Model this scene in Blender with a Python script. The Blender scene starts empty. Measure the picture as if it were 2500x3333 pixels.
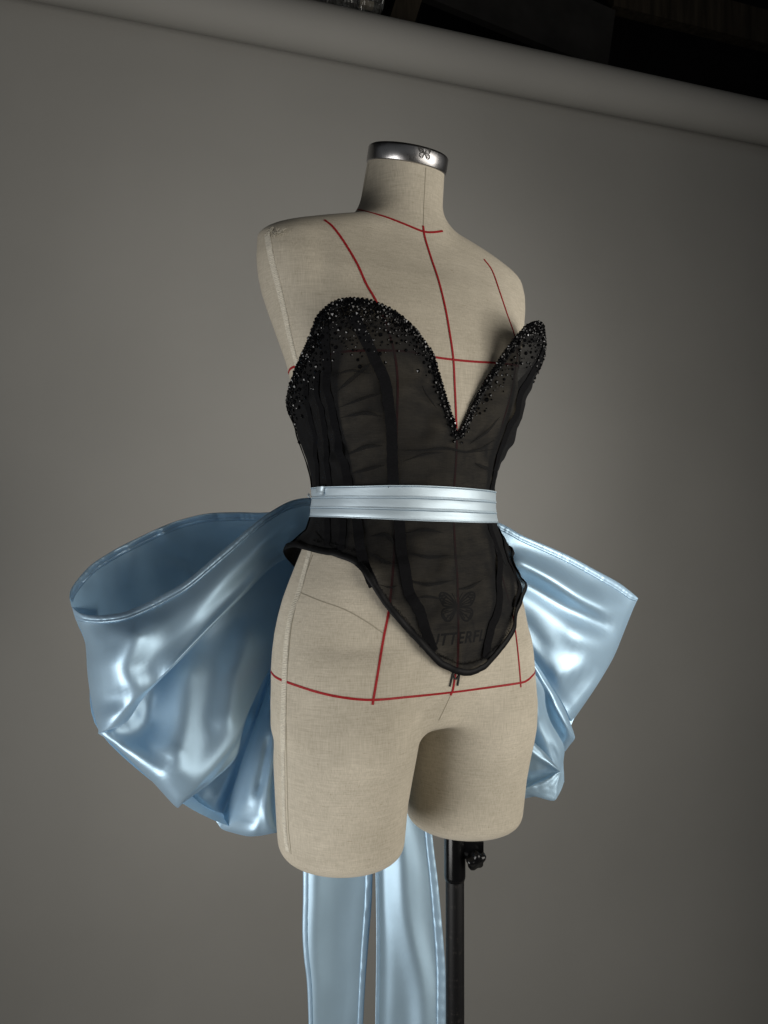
import bpy, math, random
import numpy as np
from mathutils import Vector, noise
from mathutils.bvhtree import BVHTree
random.seed(7); rng = np.random.default_rng(7)
sc = bpy.context.scene
COL = sc.collection

# ------------------------------------------------------------------ camera, world, lights, exposure
PITCH = math.radians(0.8); ZC = 1.05; FL = 2500.0
cam = bpy.data.cameras.new("camera"); camo = bpy.data.objects.new("camera", cam); COL.objects.link(camo)
camo.location = (0, 0, ZC); camo.rotation_euler = (math.pi/2 + PITCH, 0, 0)
cam.sensor_fit = 'VERTICAL'; cam.sensor_height = 36.0; cam.sensor_width = 27.0; cam.lens = 36.0*FL/3333.0
cam.clip_start = 0.02; cam.clip_end = 60
sc.camera = camo
wd = bpy.data.worlds.new("World"); sc.world = wd; wd.use_nodes = True
bg = wd.node_tree.nodes["Background"]; bg.inputs[0].default_value = (0.9, 0.95, 1.0, 1); bg.inputs[1].default_value = 0.085
sc.view_settings.view_transform = 'Standard'; sc.view_settings.look = 'None'
sc.view_settings.exposure = 0; sc.view_settings.gamma = 1

def area(name, loc, target, size, power, color=(1, 1, 1), spread=180, size_y=None):
    l = bpy.data.lights.new(name, 'AREA'); l.energy = power; l.color = color
    l.shape = 'RECTANGLE' if size_y else 'SQUARE'; l.size = size
    if size_y: l.size_y = size_y
    l.spread = math.radians(spread)
    o = bpy.data.objects.new(name, l); COL.objects.link(o); o.location = loc
    o.rotation_euler = (Vector(target)-Vector(loc)).to_track_quat('-Z', 'Y').to_euler()
    return o
area("softbox_light", (1.65, 0.10, 0.85), (0.0, 1.0, 0.92), 1.8, 20, (1.0, 0.955, 0.88), 140, 1.6)
area("low_fill_light", (-1.12, 0.12, 0.28), (-0.06, 1.0, 0.68), 0.9, 9.0, (1.0, 0.985, 0.96), 125)
sp = bpy.data.lights.new("added_backdrop_spot", 'SPOT'); sp.energy = 70; sp.color = (1.0, .97, .92); sp.spot_size = math.radians(62); sp.spot_blend = 1.0; sp.shadow_soft_size = .2
spo = bpy.data.objects.new("added_backdrop_spot", sp); COL.objects.link(spo); spo.location = (1.75, .60, .80)  # extra lamp out of view, added to give the paper its bright area
spo.rotation_euler = (Vector((-.30, 2.16, 1.30))-Vector(spo.location)).to_track_quat('-Z', 'Y').to_euler()

# ------------------------------------------------------------------ helpers
CP, SP = math.cos(PITCH), math.sin(PITCH)
CAM = Vector((0, 0, ZC))
def W(px, py, d):                       # a point at depth d in front of the camera
    xc = (px-1250)/FL*d; yc = -(py-1666.5)/FL*d
    return Vector((xc, d*CP-yc*SP, ZC+d*SP+yc*CP))
def project(p):
    z = p[2]-ZC; d = p[1]*CP+z*SP; u = -p[1]*SP+z*CP
    return 1250+FL*p[0]/d, 1666.5-FL*u/d
FLOOR = -0.55
ROOT = {}
def put(o, parent=None):
    COL.objects.link(o)
    if parent is not None: o.parent = parent
    return o
def root_loc(parent):
    while parent is not None and parent.parent is not None: parent = parent.parent
    return np.array(parent.location) if parent is not None else np.zeros(3)
def mesh(name, verts, faces, mat, parent=None, smooth=True, kind=None, label=None):
    v = np.asarray(verts, float).reshape(-1, 3)-root_loc(parent)
    m = bpy.data.meshes.new(name)
    m.from_pydata(v.tolist(), [], [list(map(int, f)) for f in faces]); m.update()
    if smooth: m.polygons.foreach_set('use_smooth', np.ones(len(m.polygons), bool))
    if mat: m.materials.append(mat)
    o = put(bpy.data.objects.new(name, m), parent)
    if kind: o['kind'] = kind
    if label: o['label'] = label
    return o
def thing(name, label, cat, loc):
    o = bpy.data.objects.new(name, None); o.location = loc; COL.objects.link(o)
    o.empty_display_size = 0.05; o['label'] = label; o['category'] = cat; o['kind'] = 'thing'
    bpy.context.view_layer.update()
    return o
def grid_faces(nu, nv, close_u=False, close_v=False, off=0):
    f = []
    for i in range(nu if close_u else nu-1):
        for j in range(nv if close_v else nv-1):
            a, b = i, (i+1) % nu; c, d = j, (j+1) % nv
            f.append((off+a*nv+c, off+b*nv+c, off+b*nv+d, off+a*nv+d))
    return f
def catmull(P, n):                      # n samples per span
    P = np.asarray(P, float); Q = np.vstack([2*P[0]-P[1], P, 2*P[-1]-P[-2]])
    out = []
    for i in range(len(P)-1):
        a, b, c, d = Q[i:i+4]
        for t in np.arange(n)/n:
            out.append(.5*(2*b+(c-a)*t+(2*a-5*b+4*c-d)*t*t+(-a+3*b-3*c+d)*t**3))
    out.append(P[-1]); return np.array(out)
def resample(P, n):
    C = catmull(P, 12) if len(P) > 2 else np.asarray(P, float)
    s = np.r_[0, np.cumsum(np.linalg.norm(np.diff(C[:, :2], axis=0), axis=1))]
    t = np.linspace(0, s[-1], n)
    return np.stack([np.interp(t, s, C[:, k]) for k in range(C.shape[1])], 1)
def lathe(prof, n, frame):              # prof: (r, h); frame: origin, x, y, z axes
    o, x, y, z = [np.array(a, float) for a in frame]
    a = np.arange(n)/n*2*np.pi; v = []
    for t in a:
        for r, h in prof: v.append(o+x*r*math.cos(t)+y*r*math.sin(t)+z*h)
    f = grid_faces(n, len(prof), close_u=True)
    return v, f
def tube(P, r, n=6, closed=False):
    P = [Vector(p) for p in P]; v = []; up = Vector((0.3, 0.2, 1)).normalized()
    for i, p in enumerate(P):
        t = (P[(i+1) % len(P)] if (closed or i+1 < len(P)) else p)-(P[i-1] if (closed or i) else p)
        t.normalize(); a = t.cross(up)
        if a.length < 1e-4: a = t.cross(Vector((1, 0, 0)))
        a.normalize(); b = t.cross(a)
        rr = r[i] if hasattr(r, '__len__') else r
        for k in range(n):
            th = 2*math.pi*k/n; v.append(p+a*(rr*math.cos(th))+b*(rr*math.sin(th)))
    return v, grid_faces(len(P), n, close_u=closed, close_v=True)

# ------------------------------------------------------------------ materials
def newmat(name):
    m = bpy.data.materials.new(name); m.use_nodes = True
    nt = m.node_tree; return m, nt, nt.nodes["Principled BSDF"]
def N(nt, t, **kw):
    n = nt.nodes.new(t)
    for k, v in kw.items():
        if k in n.inputs: n.inputs[k].default_value = v
        else: setattr(n, k, v)
    return n
def simple(name, col, rough=.6, metal=0, spec=.5):
    m, nt, p = newmat(name)
    p.inputs['Base Color'].default_value = (*col, 1); p.inputs['Roughness'].default_value = rough
    p.inputs['Metallic'].default_value = metal; p.inputs['Specular IOR Level'].default_value = spec
    return m
def mapped_noise(nt, scale, ns, detail=3, rough=.6):
    tc = N(nt, 'ShaderNodeTexCoord'); mp = N(nt, 'ShaderNodeMapping'); mp.inputs['Scale'].default_value = scale
    no = N(nt, 'ShaderNodeTexNoise', Scale=ns, Detail=detail, Roughness=rough)
    nt.links.new(tc.outputs['Object'], mp.inputs[0]); nt.links.new(mp.outputs[0], no.inputs['Vector'])
    return no
def linen():
    m, nt, p = newmat("linen_canvas"); L = nt.links.new
    h = mapped_noise(nt, (60, 60, 1300), 1.0, 2, .5)      # weft threads
    v = mapped_noise(nt, (1100, 1100, 45), 1.0, 2, .5)    # warp threads
    big = mapped_noise(nt, (9, 9, 9), 1.0, 5, .6)
    sl = mapped_noise(nt, (130, 130, 900), 1.0, 2, .5)    # slubs
    sv = mapped_noise(nt, (900, 900, 110), 1.0, 2, .5)
    add = N(nt, 'ShaderNodeMath', operation='ADD'); L(h.outputs[0], add.inputs[0]); L(v.outputs[0], add.inputs[1])
    r1 = N(nt, 'ShaderNodeValToRGB'); r1.color_ramp.elements[0].position = .36; r1.color_ramp.elements[1].position = .64
    r1.color_ramp.elements[0].color = (.435, .395, .320, 1); r1.color_ramp.elements[1].color = (.58, .53, .44, 1)
    half = N(nt, 'ShaderNodeMath', operation='MULTIPLY'); half.inputs[1].default_value = .5
    L(add.outputs[0], half.inputs[0]); L(half.outputs[0], r1.inputs[0])
    r2 = N(nt, 'ShaderNodeValToRGB'); r2.color_ramp.elements[0].position = .30; r2.color_ramp.elements[1].position = .72
    r2.color_ramp.elements[0].color = (.84, .83, .80, 1); r2.color_ramp.elements[1].color = (1.06, 1.05, 1.03, 1)
    L(big.outputs[0], r2.inputs[0])
    mx = N(nt, 'ShaderNodeMix', data_type='RGBA', blend_type='MULTIPLY'); mx.inputs[0].default_value = 1
    L(r1.outputs[0], mx.inputs[6]); L(r2.outputs[0], mx.inputs[7])
    mx_ = mx
    for s in (sl, sv):
        r3 = N(nt, 'ShaderNodeValToRGB'); r3.color_ramp.elements[0].position = .24; r3.color_ramp.elements[1].position = .33
        r3.color_ramp.elements[0].color = (.60, .56, .49, 1); r3.color_ramp.elements[1].color = (1, 1, 1, 1)
        L(s.outputs[0], r3.inputs[0])
        m2 = N(nt, 'ShaderNodeMix', data_type='RGBA', blend_type='MULTIPLY'); m2.inputs[0].default_value = .7
        L(mx_.outputs[2], m2.inputs[6]); L(r3.outputs[0], m2.inputs[7]); mx_ = m2
    L(mx_.outputs[2], p.inputs['Base Color'])
    bp = N(nt, 'ShaderNodeBump', Strength=.35, Distance=.0006); L(half.outputs[0], bp.inputs['Height']); L(bp.outputs[0], p.inputs['Normal'])
    p.inputs['Roughness'].default_value = .85; p.inputs['Specular IOR Level'].default_value = .25
    p.inputs['Sheen Weight'].default_value = .08
    return m
def satin(name, col, tint, rough=.36, metal=.62, crease=.35, trans=.22):
    m, nt, p = newmat(name); L = nt.links.new
    n1 = mapped_noise(nt, (1, 1, 1), 16, 4, .55)
    r = N(nt, 'ShaderNodeValToRGB'); r.color_ramp.elements[0].position = .3; r.color_ramp.elements[1].position = .7
    r.color_ramp.elements[0].color = (*[c*.95 for c in col], 1); r.color_ramp.elements[1].color = (*[min(1, c*1.04) for c in col], 1)
    L(n1.outputs[0], r.inputs[0]); L(r.outputs[0], p.inputs['Base Color'])
    th = mapped_noise(nt, (900, 900, 2400), 1.0, 2, .5)
    mr = N(nt, 'ShaderNodeMapRange'); mr.inputs[3].default_value = rough-.07; mr.inputs[4].default_value = rough+.07
    L(th.outputs[0], mr.inputs[0]); L(mr.outputs[0], p.inputs['Roughness'])
    fo = mapped_noise(nt, (1, 1, 1), 13, 6, .52); fo.inputs['Distortion'].default_value = 1.2
    b0 = N(nt, 'ShaderNodeBump', Strength=crease, Distance=.006); L(fo.outputs[0], b0.inputs['Height'])
    b = N(nt, 'ShaderNodeBump', Strength=.22, Distance=.0004); L(th.outputs[0], b.inputs['Height']); L(b0.outputs[0], b.inputs['Normal']); L(b.outputs[0], p.inputs['Normal'])
    p.inputs['Metallic'].default_value = metal; p.inputs['Specular IOR Level'].default_value = .8
    p.inputs['Specular Tint'].default_value = (*tint, 1)
    p.inputs['Sheen Weight'].default_value = .10; p.inputs['Sheen Roughness'].default_value = .4
    tl_ = N(nt, 'ShaderNodeBsdfTranslucent'); tl_.inputs[0].default_value = (.42, .66, .86, 1)
    mix = N(nt, 'ShaderNodeMixShader'); mix.inputs[0].default_value = trans; L(p.outputs[0], mix.inputs[1]); L(tl_.outputs[0], mix.inputs[2])
    L(mix.outputs[0], nt.nodes['Material Output'].inputs['Surface'])
    return m
def sheer():
    m, nt, p = newmat("sheer_black_organza"); L = nt.links.new
    p.inputs['Base Color'].default_value = (.0035, .0035, .004, 1); p.inputs['Roughness'].default_value = .8
    p.inputs['Sheen Weight'].default_value = .012; p.inputs['Specular IOR Level'].default_value = .2
    tr = N(nt, 'ShaderNodeBsdfTransparent'); tr.inputs[0].default_value = (1, .985, .96, 1)
    lw = N(nt, 'ShaderNodeLayerWeight', Blend=.35)
    n1 = mapped_noise(nt, (9, 9, 42), 1, 5, .62); n1.inputs['Distortion'].default_value = .8; n2 = mapped_noise(nt, (140, 140, 1500), 1, 2, .5)
    a = N(nt, 'ShaderNodeMath', operation='MULTIPLY_ADD'); a.inputs[1].default_value = .34; a.inputs[2].default_value = .462
    L(n1.outputs[0], a.inputs[0])
    a2 = N(nt, 'ShaderNodeMath', operation='MULTIPLY_ADD'); a2.inputs[1].default_value = .22; L(n2.outputs[0], a2.inputs[0]); L(a.outputs[0], a2.inputs[2])
    a3 = N(nt, 'ShaderNodeMath', operation='MULTIPLY_ADD', use_clamp=True); a3.inputs[1].default_value = .55; L(lw.outputs['Facing'], a3.inputs[0]); L(a2.outputs[0], a3.inputs[2])
    mix = N(nt, 'ShaderNodeMixShader'); L(a3.outputs[0], mix.inputs[0]); L(tr.outputs[0], mix.inputs[1]); L(p.outputs[0], mix.inputs[2])
    L(mix.outputs[0], nt.nodes['Material Output'].inputs['Surface'])
    return m
def fabric(name, col, rough=.7, ns=(300, 300, 900), var=.35, bump=.4):
    m, nt, p = newmat(name); L = nt.links.new
    n = mapped_noise(nt, ns, 1, 3, .6)
    r = N(nt, 'ShaderNodeValToRGB'); r.color_ramp.elements[0].position = .3; r.color_ramp.elements[1].position = .7
    r.color_ramp.elements[0].color = (*[c*(1-var) for c in col], 1); r.color_ramp.elements[1].color = (*[c*(1+var) for c in col], 1)
    L(n.outputs[0], r.inputs[0]); L(r.outputs[0], p.inputs['Base Color'])
    b = N(nt, 'ShaderNodeBump', Strength=bump, Distance=.0005); L(n.outputs[0], b.inputs['Height']); L(b.outputs[0], p.inputs['Normal'])
    p.inputs['Roughness'].default_value = rough; p.inputs['Specular IOR Level'].default_value = .12
    return m
def paper():
    m, nt, p = newmat("grey_backdrop_paper"); L = nt.links.new
    n = mapped_noise(nt, (1, 1, 1), 2.2, 5, .55)
    r = N(nt, 'ShaderNodeValToRGB'); r.color_ramp.elements[0].position = .3; r.color_ramp.elements[1].position = .7
    r.color_ramp.elements[0].color = (.276, .270, .252, 1); r.color_ramp.elements[1].color = (.296, .289, .270, 1)
    L(n.outputs[0], r.inputs[0]); L(r.outputs[0], p.inputs['Base Color'])
    f = mapped_noise(nt, (1, 1, 1), 500, 3, .6)
    w_ = mapped_noise(nt, (1, 1, 1), 3.5, 4, .5); b1 = N(nt, 'ShaderNodeBump', Strength=.10, Distance=.02); L(w_.outputs[0], b1.inputs['Height'])
    b = N(nt, 'ShaderNodeBump', Strength=.08, Distance=.001); L(f.outputs[0], b.inputs['Height']); L(b1.outputs[0], b.inputs['Normal']); L(b.outputs[0], p.inputs['Normal'])
    p.inputs['Roughness'].default_value = .8; p.inputs['Specular IOR Level'].default_value = .25
    return m
def brushed():
    m, nt, p = newmat("brushed_steel"); L = nt.links.new
    n = mapped_noise(nt, (900, 900, 14), 1, 2, .5)
    mr = N(nt, 'ShaderNodeMapRange'); mr.inputs[3].default_value = .22; mr.inputs[4].default_value = .38
    L(n.outputs[0], mr.inputs[0]); L(mr.outputs[0], p.inputs['Roughness'])
    p.inputs['Base Color'].default_value = (.42, .41, .41, 1); p.inputs['Metallic'].default_value = 1
    return m
def pole_mat():
    m, nt, p = newmat("worn_black_steel"); L = nt.links.new
    n = mapped_noise(nt, (500, 500, 60), 1, 4, .7); n2 = mapped_noise(nt, (60, 60, 260), 1, 3, .6)
    mul = N(nt, 'ShaderNodeMath', operation='MULTIPLY'); L(n.outputs[0], mul.inputs[0]); L(n2.outputs[0], mul.inputs[1])
    r = N(nt, 'ShaderNodeValToRGB'); r.color_ramp.elements[0].position = .30; r.color_ramp.elements[1].position = .44
    r.color_ramp.elements[0].color = (.004, .004, .0045, 1); r.color_ramp.elements[1].color = (.030, .027, .024, 1)
    L(mul.outputs[0], r.inputs[0]); L(r.outputs[0], p.inputs['Base Color'])
    p.inputs['Roughness'].default_value = .5; p.inputs['Specular IOR Level'].default_value = .25
    return m
M_LINEN = linen(); M_SATIN = satin("pale_blue_satin", (.51, .705, .855), (1, 1, 1), .43, .53, .03, .28); M_BELT = satin("pale_blue_belt_satin", (.61, .73, .81), (1, 1, 1), .50, .45, .08, .05)
M_SHEER = sheer(); M_BONE = fabric("black_boning_tape", (.004, .004, .0048), .9); M_BIND = fabric("black_bias_binding", (.0065, .0065, .007), .55)
M_RED = fabric("red_style_tape", (.30, .018, .022), .5, (500, 500, 900), .3)
M_TWILL = fabric("cream_twill_tape", (.60, .56, .47), .85, (200, 200, 900), .2); M_SEAM = simple("seam_thread", (.30, .27, .205), .9)
M_PRINT = simple("black_print", (.012, .012, .012), .7); M_PAPER = paper(); M_STEEL = brushed(); M_POLE = pole_mat()
M_PLAST = simple("black_plastic", (.004, .004, .0045), .20, 0, .35); M_DARK = fabric("dark_painted_wall", (.010, .009, .009), .9, (4, 4, 4), .5, 0)
M_TOP = simple("black_cap_top", (.012, .012, .012), .35); M_ENGR = simple("engraved_line", (.03, .028, .026), .6)
M_BEAD = simple("black_crystal", (.003, .003, .0035), .07, 0, .36)
M_THREADB = simple("blue_stitch_thread", (.16, .25, .33), .7)

# ------------------------------------------------------------------ setting: dark room, paper roll
D1 = np.array([-.185, 2.2]); WD = np.array([.948, .317]); WD /= np.linalg.norm(WD); WN = np.array([-WD[1], WD[0]])  # along the roll, away from camera
RR = .070; RZ = 2.493
def wpt(s, back, z): return np.array([*(D1+WD*s+WN*back), z])
root = thing("paper_backdrop", "high roll of grey backdrop paper with its sheet hanging behind the form", "paper backdrop", tuple(wpt(.5, RR, FLOOR)))
S0, S1 = -1.75, 3.4
prof = [(RR*math.cos(t), RR*math.sin(t)) for t in np.linspace(0, 2*np.pi, 48, endpoint=False)]
v = []; ns = 60
for s in np.linspace(S0, S1, ns):
    for a, b in prof: v.append(wpt(s, a+.03, RZ+b))
fc = grid_faces(ns, 48, close_v=True) + [tuple(range(47, -1, -1)), tuple(range((ns-1)*48, ns*48))]
mesh("paper_roll", v, fc, M_PAPER, root)
prof = []                                                     # the sheet leaves the back of the roll, sweeps onto the floor
for t in np.linspace(0.9*math.pi/2, 0, 8): prof.append((RR*math.cos(t)*1.01+.031, RZ+RR*math.sin(t)*1.01))
for z in np.linspace(RZ-.05, FLOOR+.45, 40): prof.append((RR+.032+.012*math.sin((RZ-z)*1.1), z))
b0 = prof[-1][0]
for t in np.linspace(.1, math.pi/2, 12): prof.append((b0-.44*(1-math.cos(t)), FLOOR+.452-.44*math.sin(t)))
for k in range(1, 8): prof.append((b0-.44-k*.2, FLOOR+.012))
v = []
for s in np.linspace(S0, S1, ns):
    for b, z in prof:
        wob = .006*noise.noise(Vector((s*1.3, z*1.1, 3)))
        v.append(wpt(s, b+wob, z))
mesh("paper_sheet", v, grid_faces(ns, len(prof)), M_PAPER, root)
# dark room behind and above
q = [wpt(-6, .9, FLOOR-.1), wpt(9, .9, FLOOR-.1), wpt(9, .9, 4.3), wpt(-6, .9, 4.3)]
o = mesh("wall", q, [(0, 1, 2, 3)], M_DARK, smooth=False); o['kind'] = 'structure'
q = [wpt(-6, 1.0, 4.2), wpt(9, 1.0, 4.2), wpt(9, -7, 4.2), wpt(-6, -7, 4.2)]
o = mesh("ceiling", q, [(0, 1, 2, 3)], M_DARK, smooth=False); o['kind'] = 'structure'
q = [wpt(-6, -7, FLOOR), wpt(9, -7, FLOOR), wpt(9, 1.0, FLOOR), wpt(-6, 1.0, FLOOR)]
o = mesh("floor", q, [(0, 1, 2, 3)], fabric("dark_floorboards", (.05, .045, .04), .6, (3, 3, 3)), smooth=False); o['kind'] = 'structure'

# things stored above the roll: dark beams, a rolled sheet in clear plastic
def boxv(c, s, ax=(Vector((1, 0, 0)), Vector((0, 1, 0)), Vector((0, 0, 1)))):
    c = Vector(c); v = [c+ax[0]*(s[0]*i)+ax[1]*(s[1]*j)+ax[2]*(s[2]*k) for i in (-.5, .5) for j in (-.5, .5) for k in (-.5, .5)]
    return v, [(0, 1, 3, 2), (4, 6, 7, 5), (0, 4, 5, 1), (2, 3, 7, 6), (0, 2, 6, 4), (1, 5, 7, 3)]
WA = (Vector((*WD, 0)), Vector((*WN, 0)), Vector((0, 0, 1)))
M_WOOD = fabric("dark_stained_wood", (.030, .024, .017), .7, (40, 40, 3), .5); M_GREYB = fabric("dark_grey_board", (.022, .021, .020), .8, (6, 6, 6), .3, 0)
t = W(1318, 30, 2.62); bt = Vector((.30, 0, .95)).normalized()
v, f = boxv(t+bt*.25, (.085, .05, .8), (bt.cross(WA[1]).normalized(), WA[1], bt)); o = mesh("roof_beam", v, f, M_WOOD, smooth=False); o['kind'] = 'thing'
o['category'] = 'beam'; o['label'] = 'dark slanting wooden beam above the paper roll beside the plastic wrap'
t = W(1700, 20, 2.80); q_ = WA[0]*.98-WA[2]*.16; q_.normalize(); q2 = WA[1].cross(q_)
v, f = boxv(t+q2*.0, (.75, .03, .24), (q_, WA[1], q2)); o = mesh("wall_board", v, f, M_GREYB, smooth=False); o['kind'] = 'thing'
o['category'] = 'board'; o['label'] = 'dark grey board on the wall above the middle of the paper roll'
t = W(2330, 60, 3.1)
v, f = boxv(t, (1.0, .05, .14), (WA[0], WA[1], WA[2])); o = mesh("roof_beam", v, f, M_WOOD, smooth=False); o['kind'] = 'thing'
o['category'] = 'beam'; o['label'] = 'dark brown level beam above the right end of the paper roll'
plast = thing("plastic_wrap", "crumpled clear plastic wrap round a pale core on top of the paper roll", "plastic wrap", tuple(W(1150, 10, 2.34)))
M_CLEAR, nt_, p_ = newmat("clear_plastic"); p_.inputs['Base Color'].default_value = (.10, .10, .095, 1); p_.inputs['Roughness'].default_value = .16; p_.inputs['Specular IOR Level'].default_value = 1.0
tr_ = N(nt_, 'ShaderNodeBsdfTransparent'); mx_ = N(nt_, 'ShaderNodeMixShader'); mx_.inputs[0].default_value = .55
nt_.links.new(tr_.outputs[0], mx_.inputs[1]); nt_.links.new(p_.outputs[0], mx_.inputs[2]); nt_.links.new(mx_.outputs[0], nt_.nodes['Material Output'].inputs['Surface'])
v = []; a0 = W(1010, -12, 2.30); a1 = W(1238, 40, 2.345); ax_ = (a1-a0).normalized(); s1 = WA[1]; s2 = ax_.cross(s1).normalized()
if s2.z < 0: s2 = -s2
for i in range(70):
    for j in range(28):
        th = 2*math.pi*j/28; c_ = a0.lerp(a1, i/69)+s2*.012
        k_ = noise.noise(Vector((i*.16, math.cos(th)*1.5, math.sin(th)*1.5)))*.010+abs(noise.noise(Vector((i*.35, th*2.2, 5))))*.009
        r_ = .030+k_; v.append(c_+s1*(math.cos(th)*r_)+s2*(math.sin(th)*r_))
mesh("wrap", v, grid_faces(70, 28, close_v=True), M_CLEAR, plast, smooth=False)
c_ = W(1192, 16, 2.345); v, f = boxv(c_, (.042, .02, .016), (ax_, s1, s2)); mesh("paper_core", v, f, simple("pale_cardboard", (.55, .48, .36), .7), plast, smooth=False)

# ------------------------------------------------------------------ dress form: implicit body
A0 = math.radians(32); O = np.array([.02, .98])
Fd = np.array([math.sin(A0), -math.cos(A0), 0]); Ld = np.array([-math.cos(A0), -math.sin(A0), 0]); Zd = np.array([0, 0, 1.0])
def B(u, w, z): return np.array([O[0], O[1], 0])+Ld*u+Fd*w+Zd*z
TAB = np.array([  # z, A, w_side, w_front, w_back, n
 (1.50,.178,-.010,.030,-.060,2.5),(1.43,.192,-.008,.045,-.064,2.5),(1.395,.193,-.003,.0575,-.066,2.5),(1.38,.1915,.003,.0645,-.066,2.45),(1.36,.1935,.005,.0735,-.070,2.4),(1.34,.1908,.005,.0833,-.0769,2.35),
 (1.32,.1862,.006,.0909,-.081,2.3),(1.30,.180,.009,.098,-.081,2.25),(1.28,.1737,.0129,.1036,-.080,2.2),(1.26,.1662,.0155,.1084,-.079,2.2),(1.24,.1590,.0160,.1110,-.0775,2.15),
 (1.22,.1530,.0132,.1120,-.078,2.1),(1.20,.1470,.0098,.1130,-.079,2.1),(1.18,.1407,.0072,.1150,-.0798,2.1),(1.16,.1344,.005,.1170,-.080,2.1),(1.14,.1286,.0038,.1175,-.0785,2.05),(1.12,.1248,.0043,.1166,-.0755,2.05),
 (1.10,.1224,.0054,.1153,-.072,2.05),(1.08,.1212,.0054,.1147,-.0705,2.05),(1.06,.1223,.0053,.1144,-.072,2.05),(1.04,.1274,.0054,.115,-.0746,2.05),(1.02,.1352,.0063,.1168,-.0767,2.1),(1.0,.1448,.0095,.1187,-.0775,2.1),
 (.98,.1545,.0135,.120,-.080,2.1),(.96,.1628,.0157,.1205,-.084,2.1),(.94,.1687,.0172,.1209,-.0885,2.1),(.92,.1734,.019,.1214,-.092,2.1),(.90,.1764,.0215,.1207,-.093,2.1),(.88,.1793,.0255,.1176,-.0915,2.1),
 (.86,.1805,.0298,.1118,-.089,2.1),(.84,.1822,.034,.1045,-.085,2.1),(.82,.1805,.036,.0985,-.081,2.1),(.78,.1775,.036,.096,-.079,2.1),(.60,.18,.03,.09,-.07,2.1)])[::-1]
LEG = np.array([(.60,.0905,.0118,.0690),(.64,.0911,.0117,.0704),(.66,.0919,.0121,.0720),(.69,.0922,.0130,.0745),(.72,.0924,.0145,.0765),(.75,.0923,.018,.0794),(.77,.0925,.0212,.0813),(.79,.0921,.0247,.0825),(.82,.0911,.027,.082),(.85,.088,.026,.080),(1.0,.08,.018,.07)])
_wz = np.exp(-((TAB[:, 0]-1.09)/.075)**2)
TAB[:, 1] -= .0045*_wz; TAB[:, 3] -= .0035*_wz; TAB[:, 4] += .003*_wz
def tab(z, T, k): return np.interp(z, T[:, 0], T[:, k])
def smin(a, b, k):
    h = np.clip(.5+.5*(b-a)/k, 0, 1); return b*(1-h)+a*h-k*h*(1-h)
def smax(a, b, k): return -smin(-a, -b, k)
def ell(u, w, z, c, r):
    p = np.sqrt(((u-c[0])/r[0])**2+((w-c[1])/r[1])**2+((z-c[2])/r[2])**2); return (p-1)*min(r)
def sd_torso(u, w, z):
    A = tab(z, TAB, 1); ws = tab(z, TAB, 2); bf = tab(z, TAB, 3)-ws; bb = ws-tab(z, TAB, 4); n = tab(z, TAB, 5)
    ww = w-ws; b = np.where(ww > 0, bf, bb)
    rho = (np.abs(u/A)**n+np.abs(ww/b)**n)**(1/n)
    d = (rho-1)*np.sqrt(np.minimum(A, b)*b)
    au = np.abs(u)
    roof = 1.435-np.clip(au-.05, 0, 1)*.275
    ridge = -.012
    d = smax(d, (z-(roof-3.2*(w-ridge)**2))*.85, .015)
    d = d+.0018*np.exp(-((au-.140-.10*(1.35-z))/.013)**2-((z-1.335)/.045)**2)*(w > -.005)   # hollow beside the shoulder
    return d
def sd_body(u, w, z):
    d = sd_torso(u, w, z)
    for s in (-1, 1): d = smin(d, ell(u, w, z, (s*.074, .060, 1.205), (.050, .052, .062)), .028)
    d = smax(d, .807-z, .014)
    t = np.clip((z-1.385)/(1.51-1.385), 0, 1)
    nw = -.012+.028*t; nr = .0575-.009*t
    neck = smax(np.sqrt(u*u+((w-nw)/1.03)**2)-nr, np.maximum(1.33-z, z-1.53), .01)
    d = smin(d, neck, .026)
    z2 = np.minimum(z, .9)
    u0 = tab(z2, LEG, 1); w0 = tab(z2, LEG, 2); a = tab(z2, LEG, 3)
    for s in (-1, 1):
        leg = (np.sqrt(((u-s*u0)/a)**2+((w-w0)/(1.12*a))**2)-1)*a
        leg = smax(leg, np.maximum(.6500-z+.12*((u-s*u0)**2+(w-w0)**2)/.08, z-.90), .016)
        d = smin(d, leg, .018)
    cap_n = math.cos(math.radians(17.5)); cap_s = math.sin(math.radians(17.5))
    d = np.maximum(d, (z-CAPC[1])*cap_n+(w-CAPC[0])*cap_s-.004)
    return d
CAPC = (.0155, 1.4990)
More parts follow.
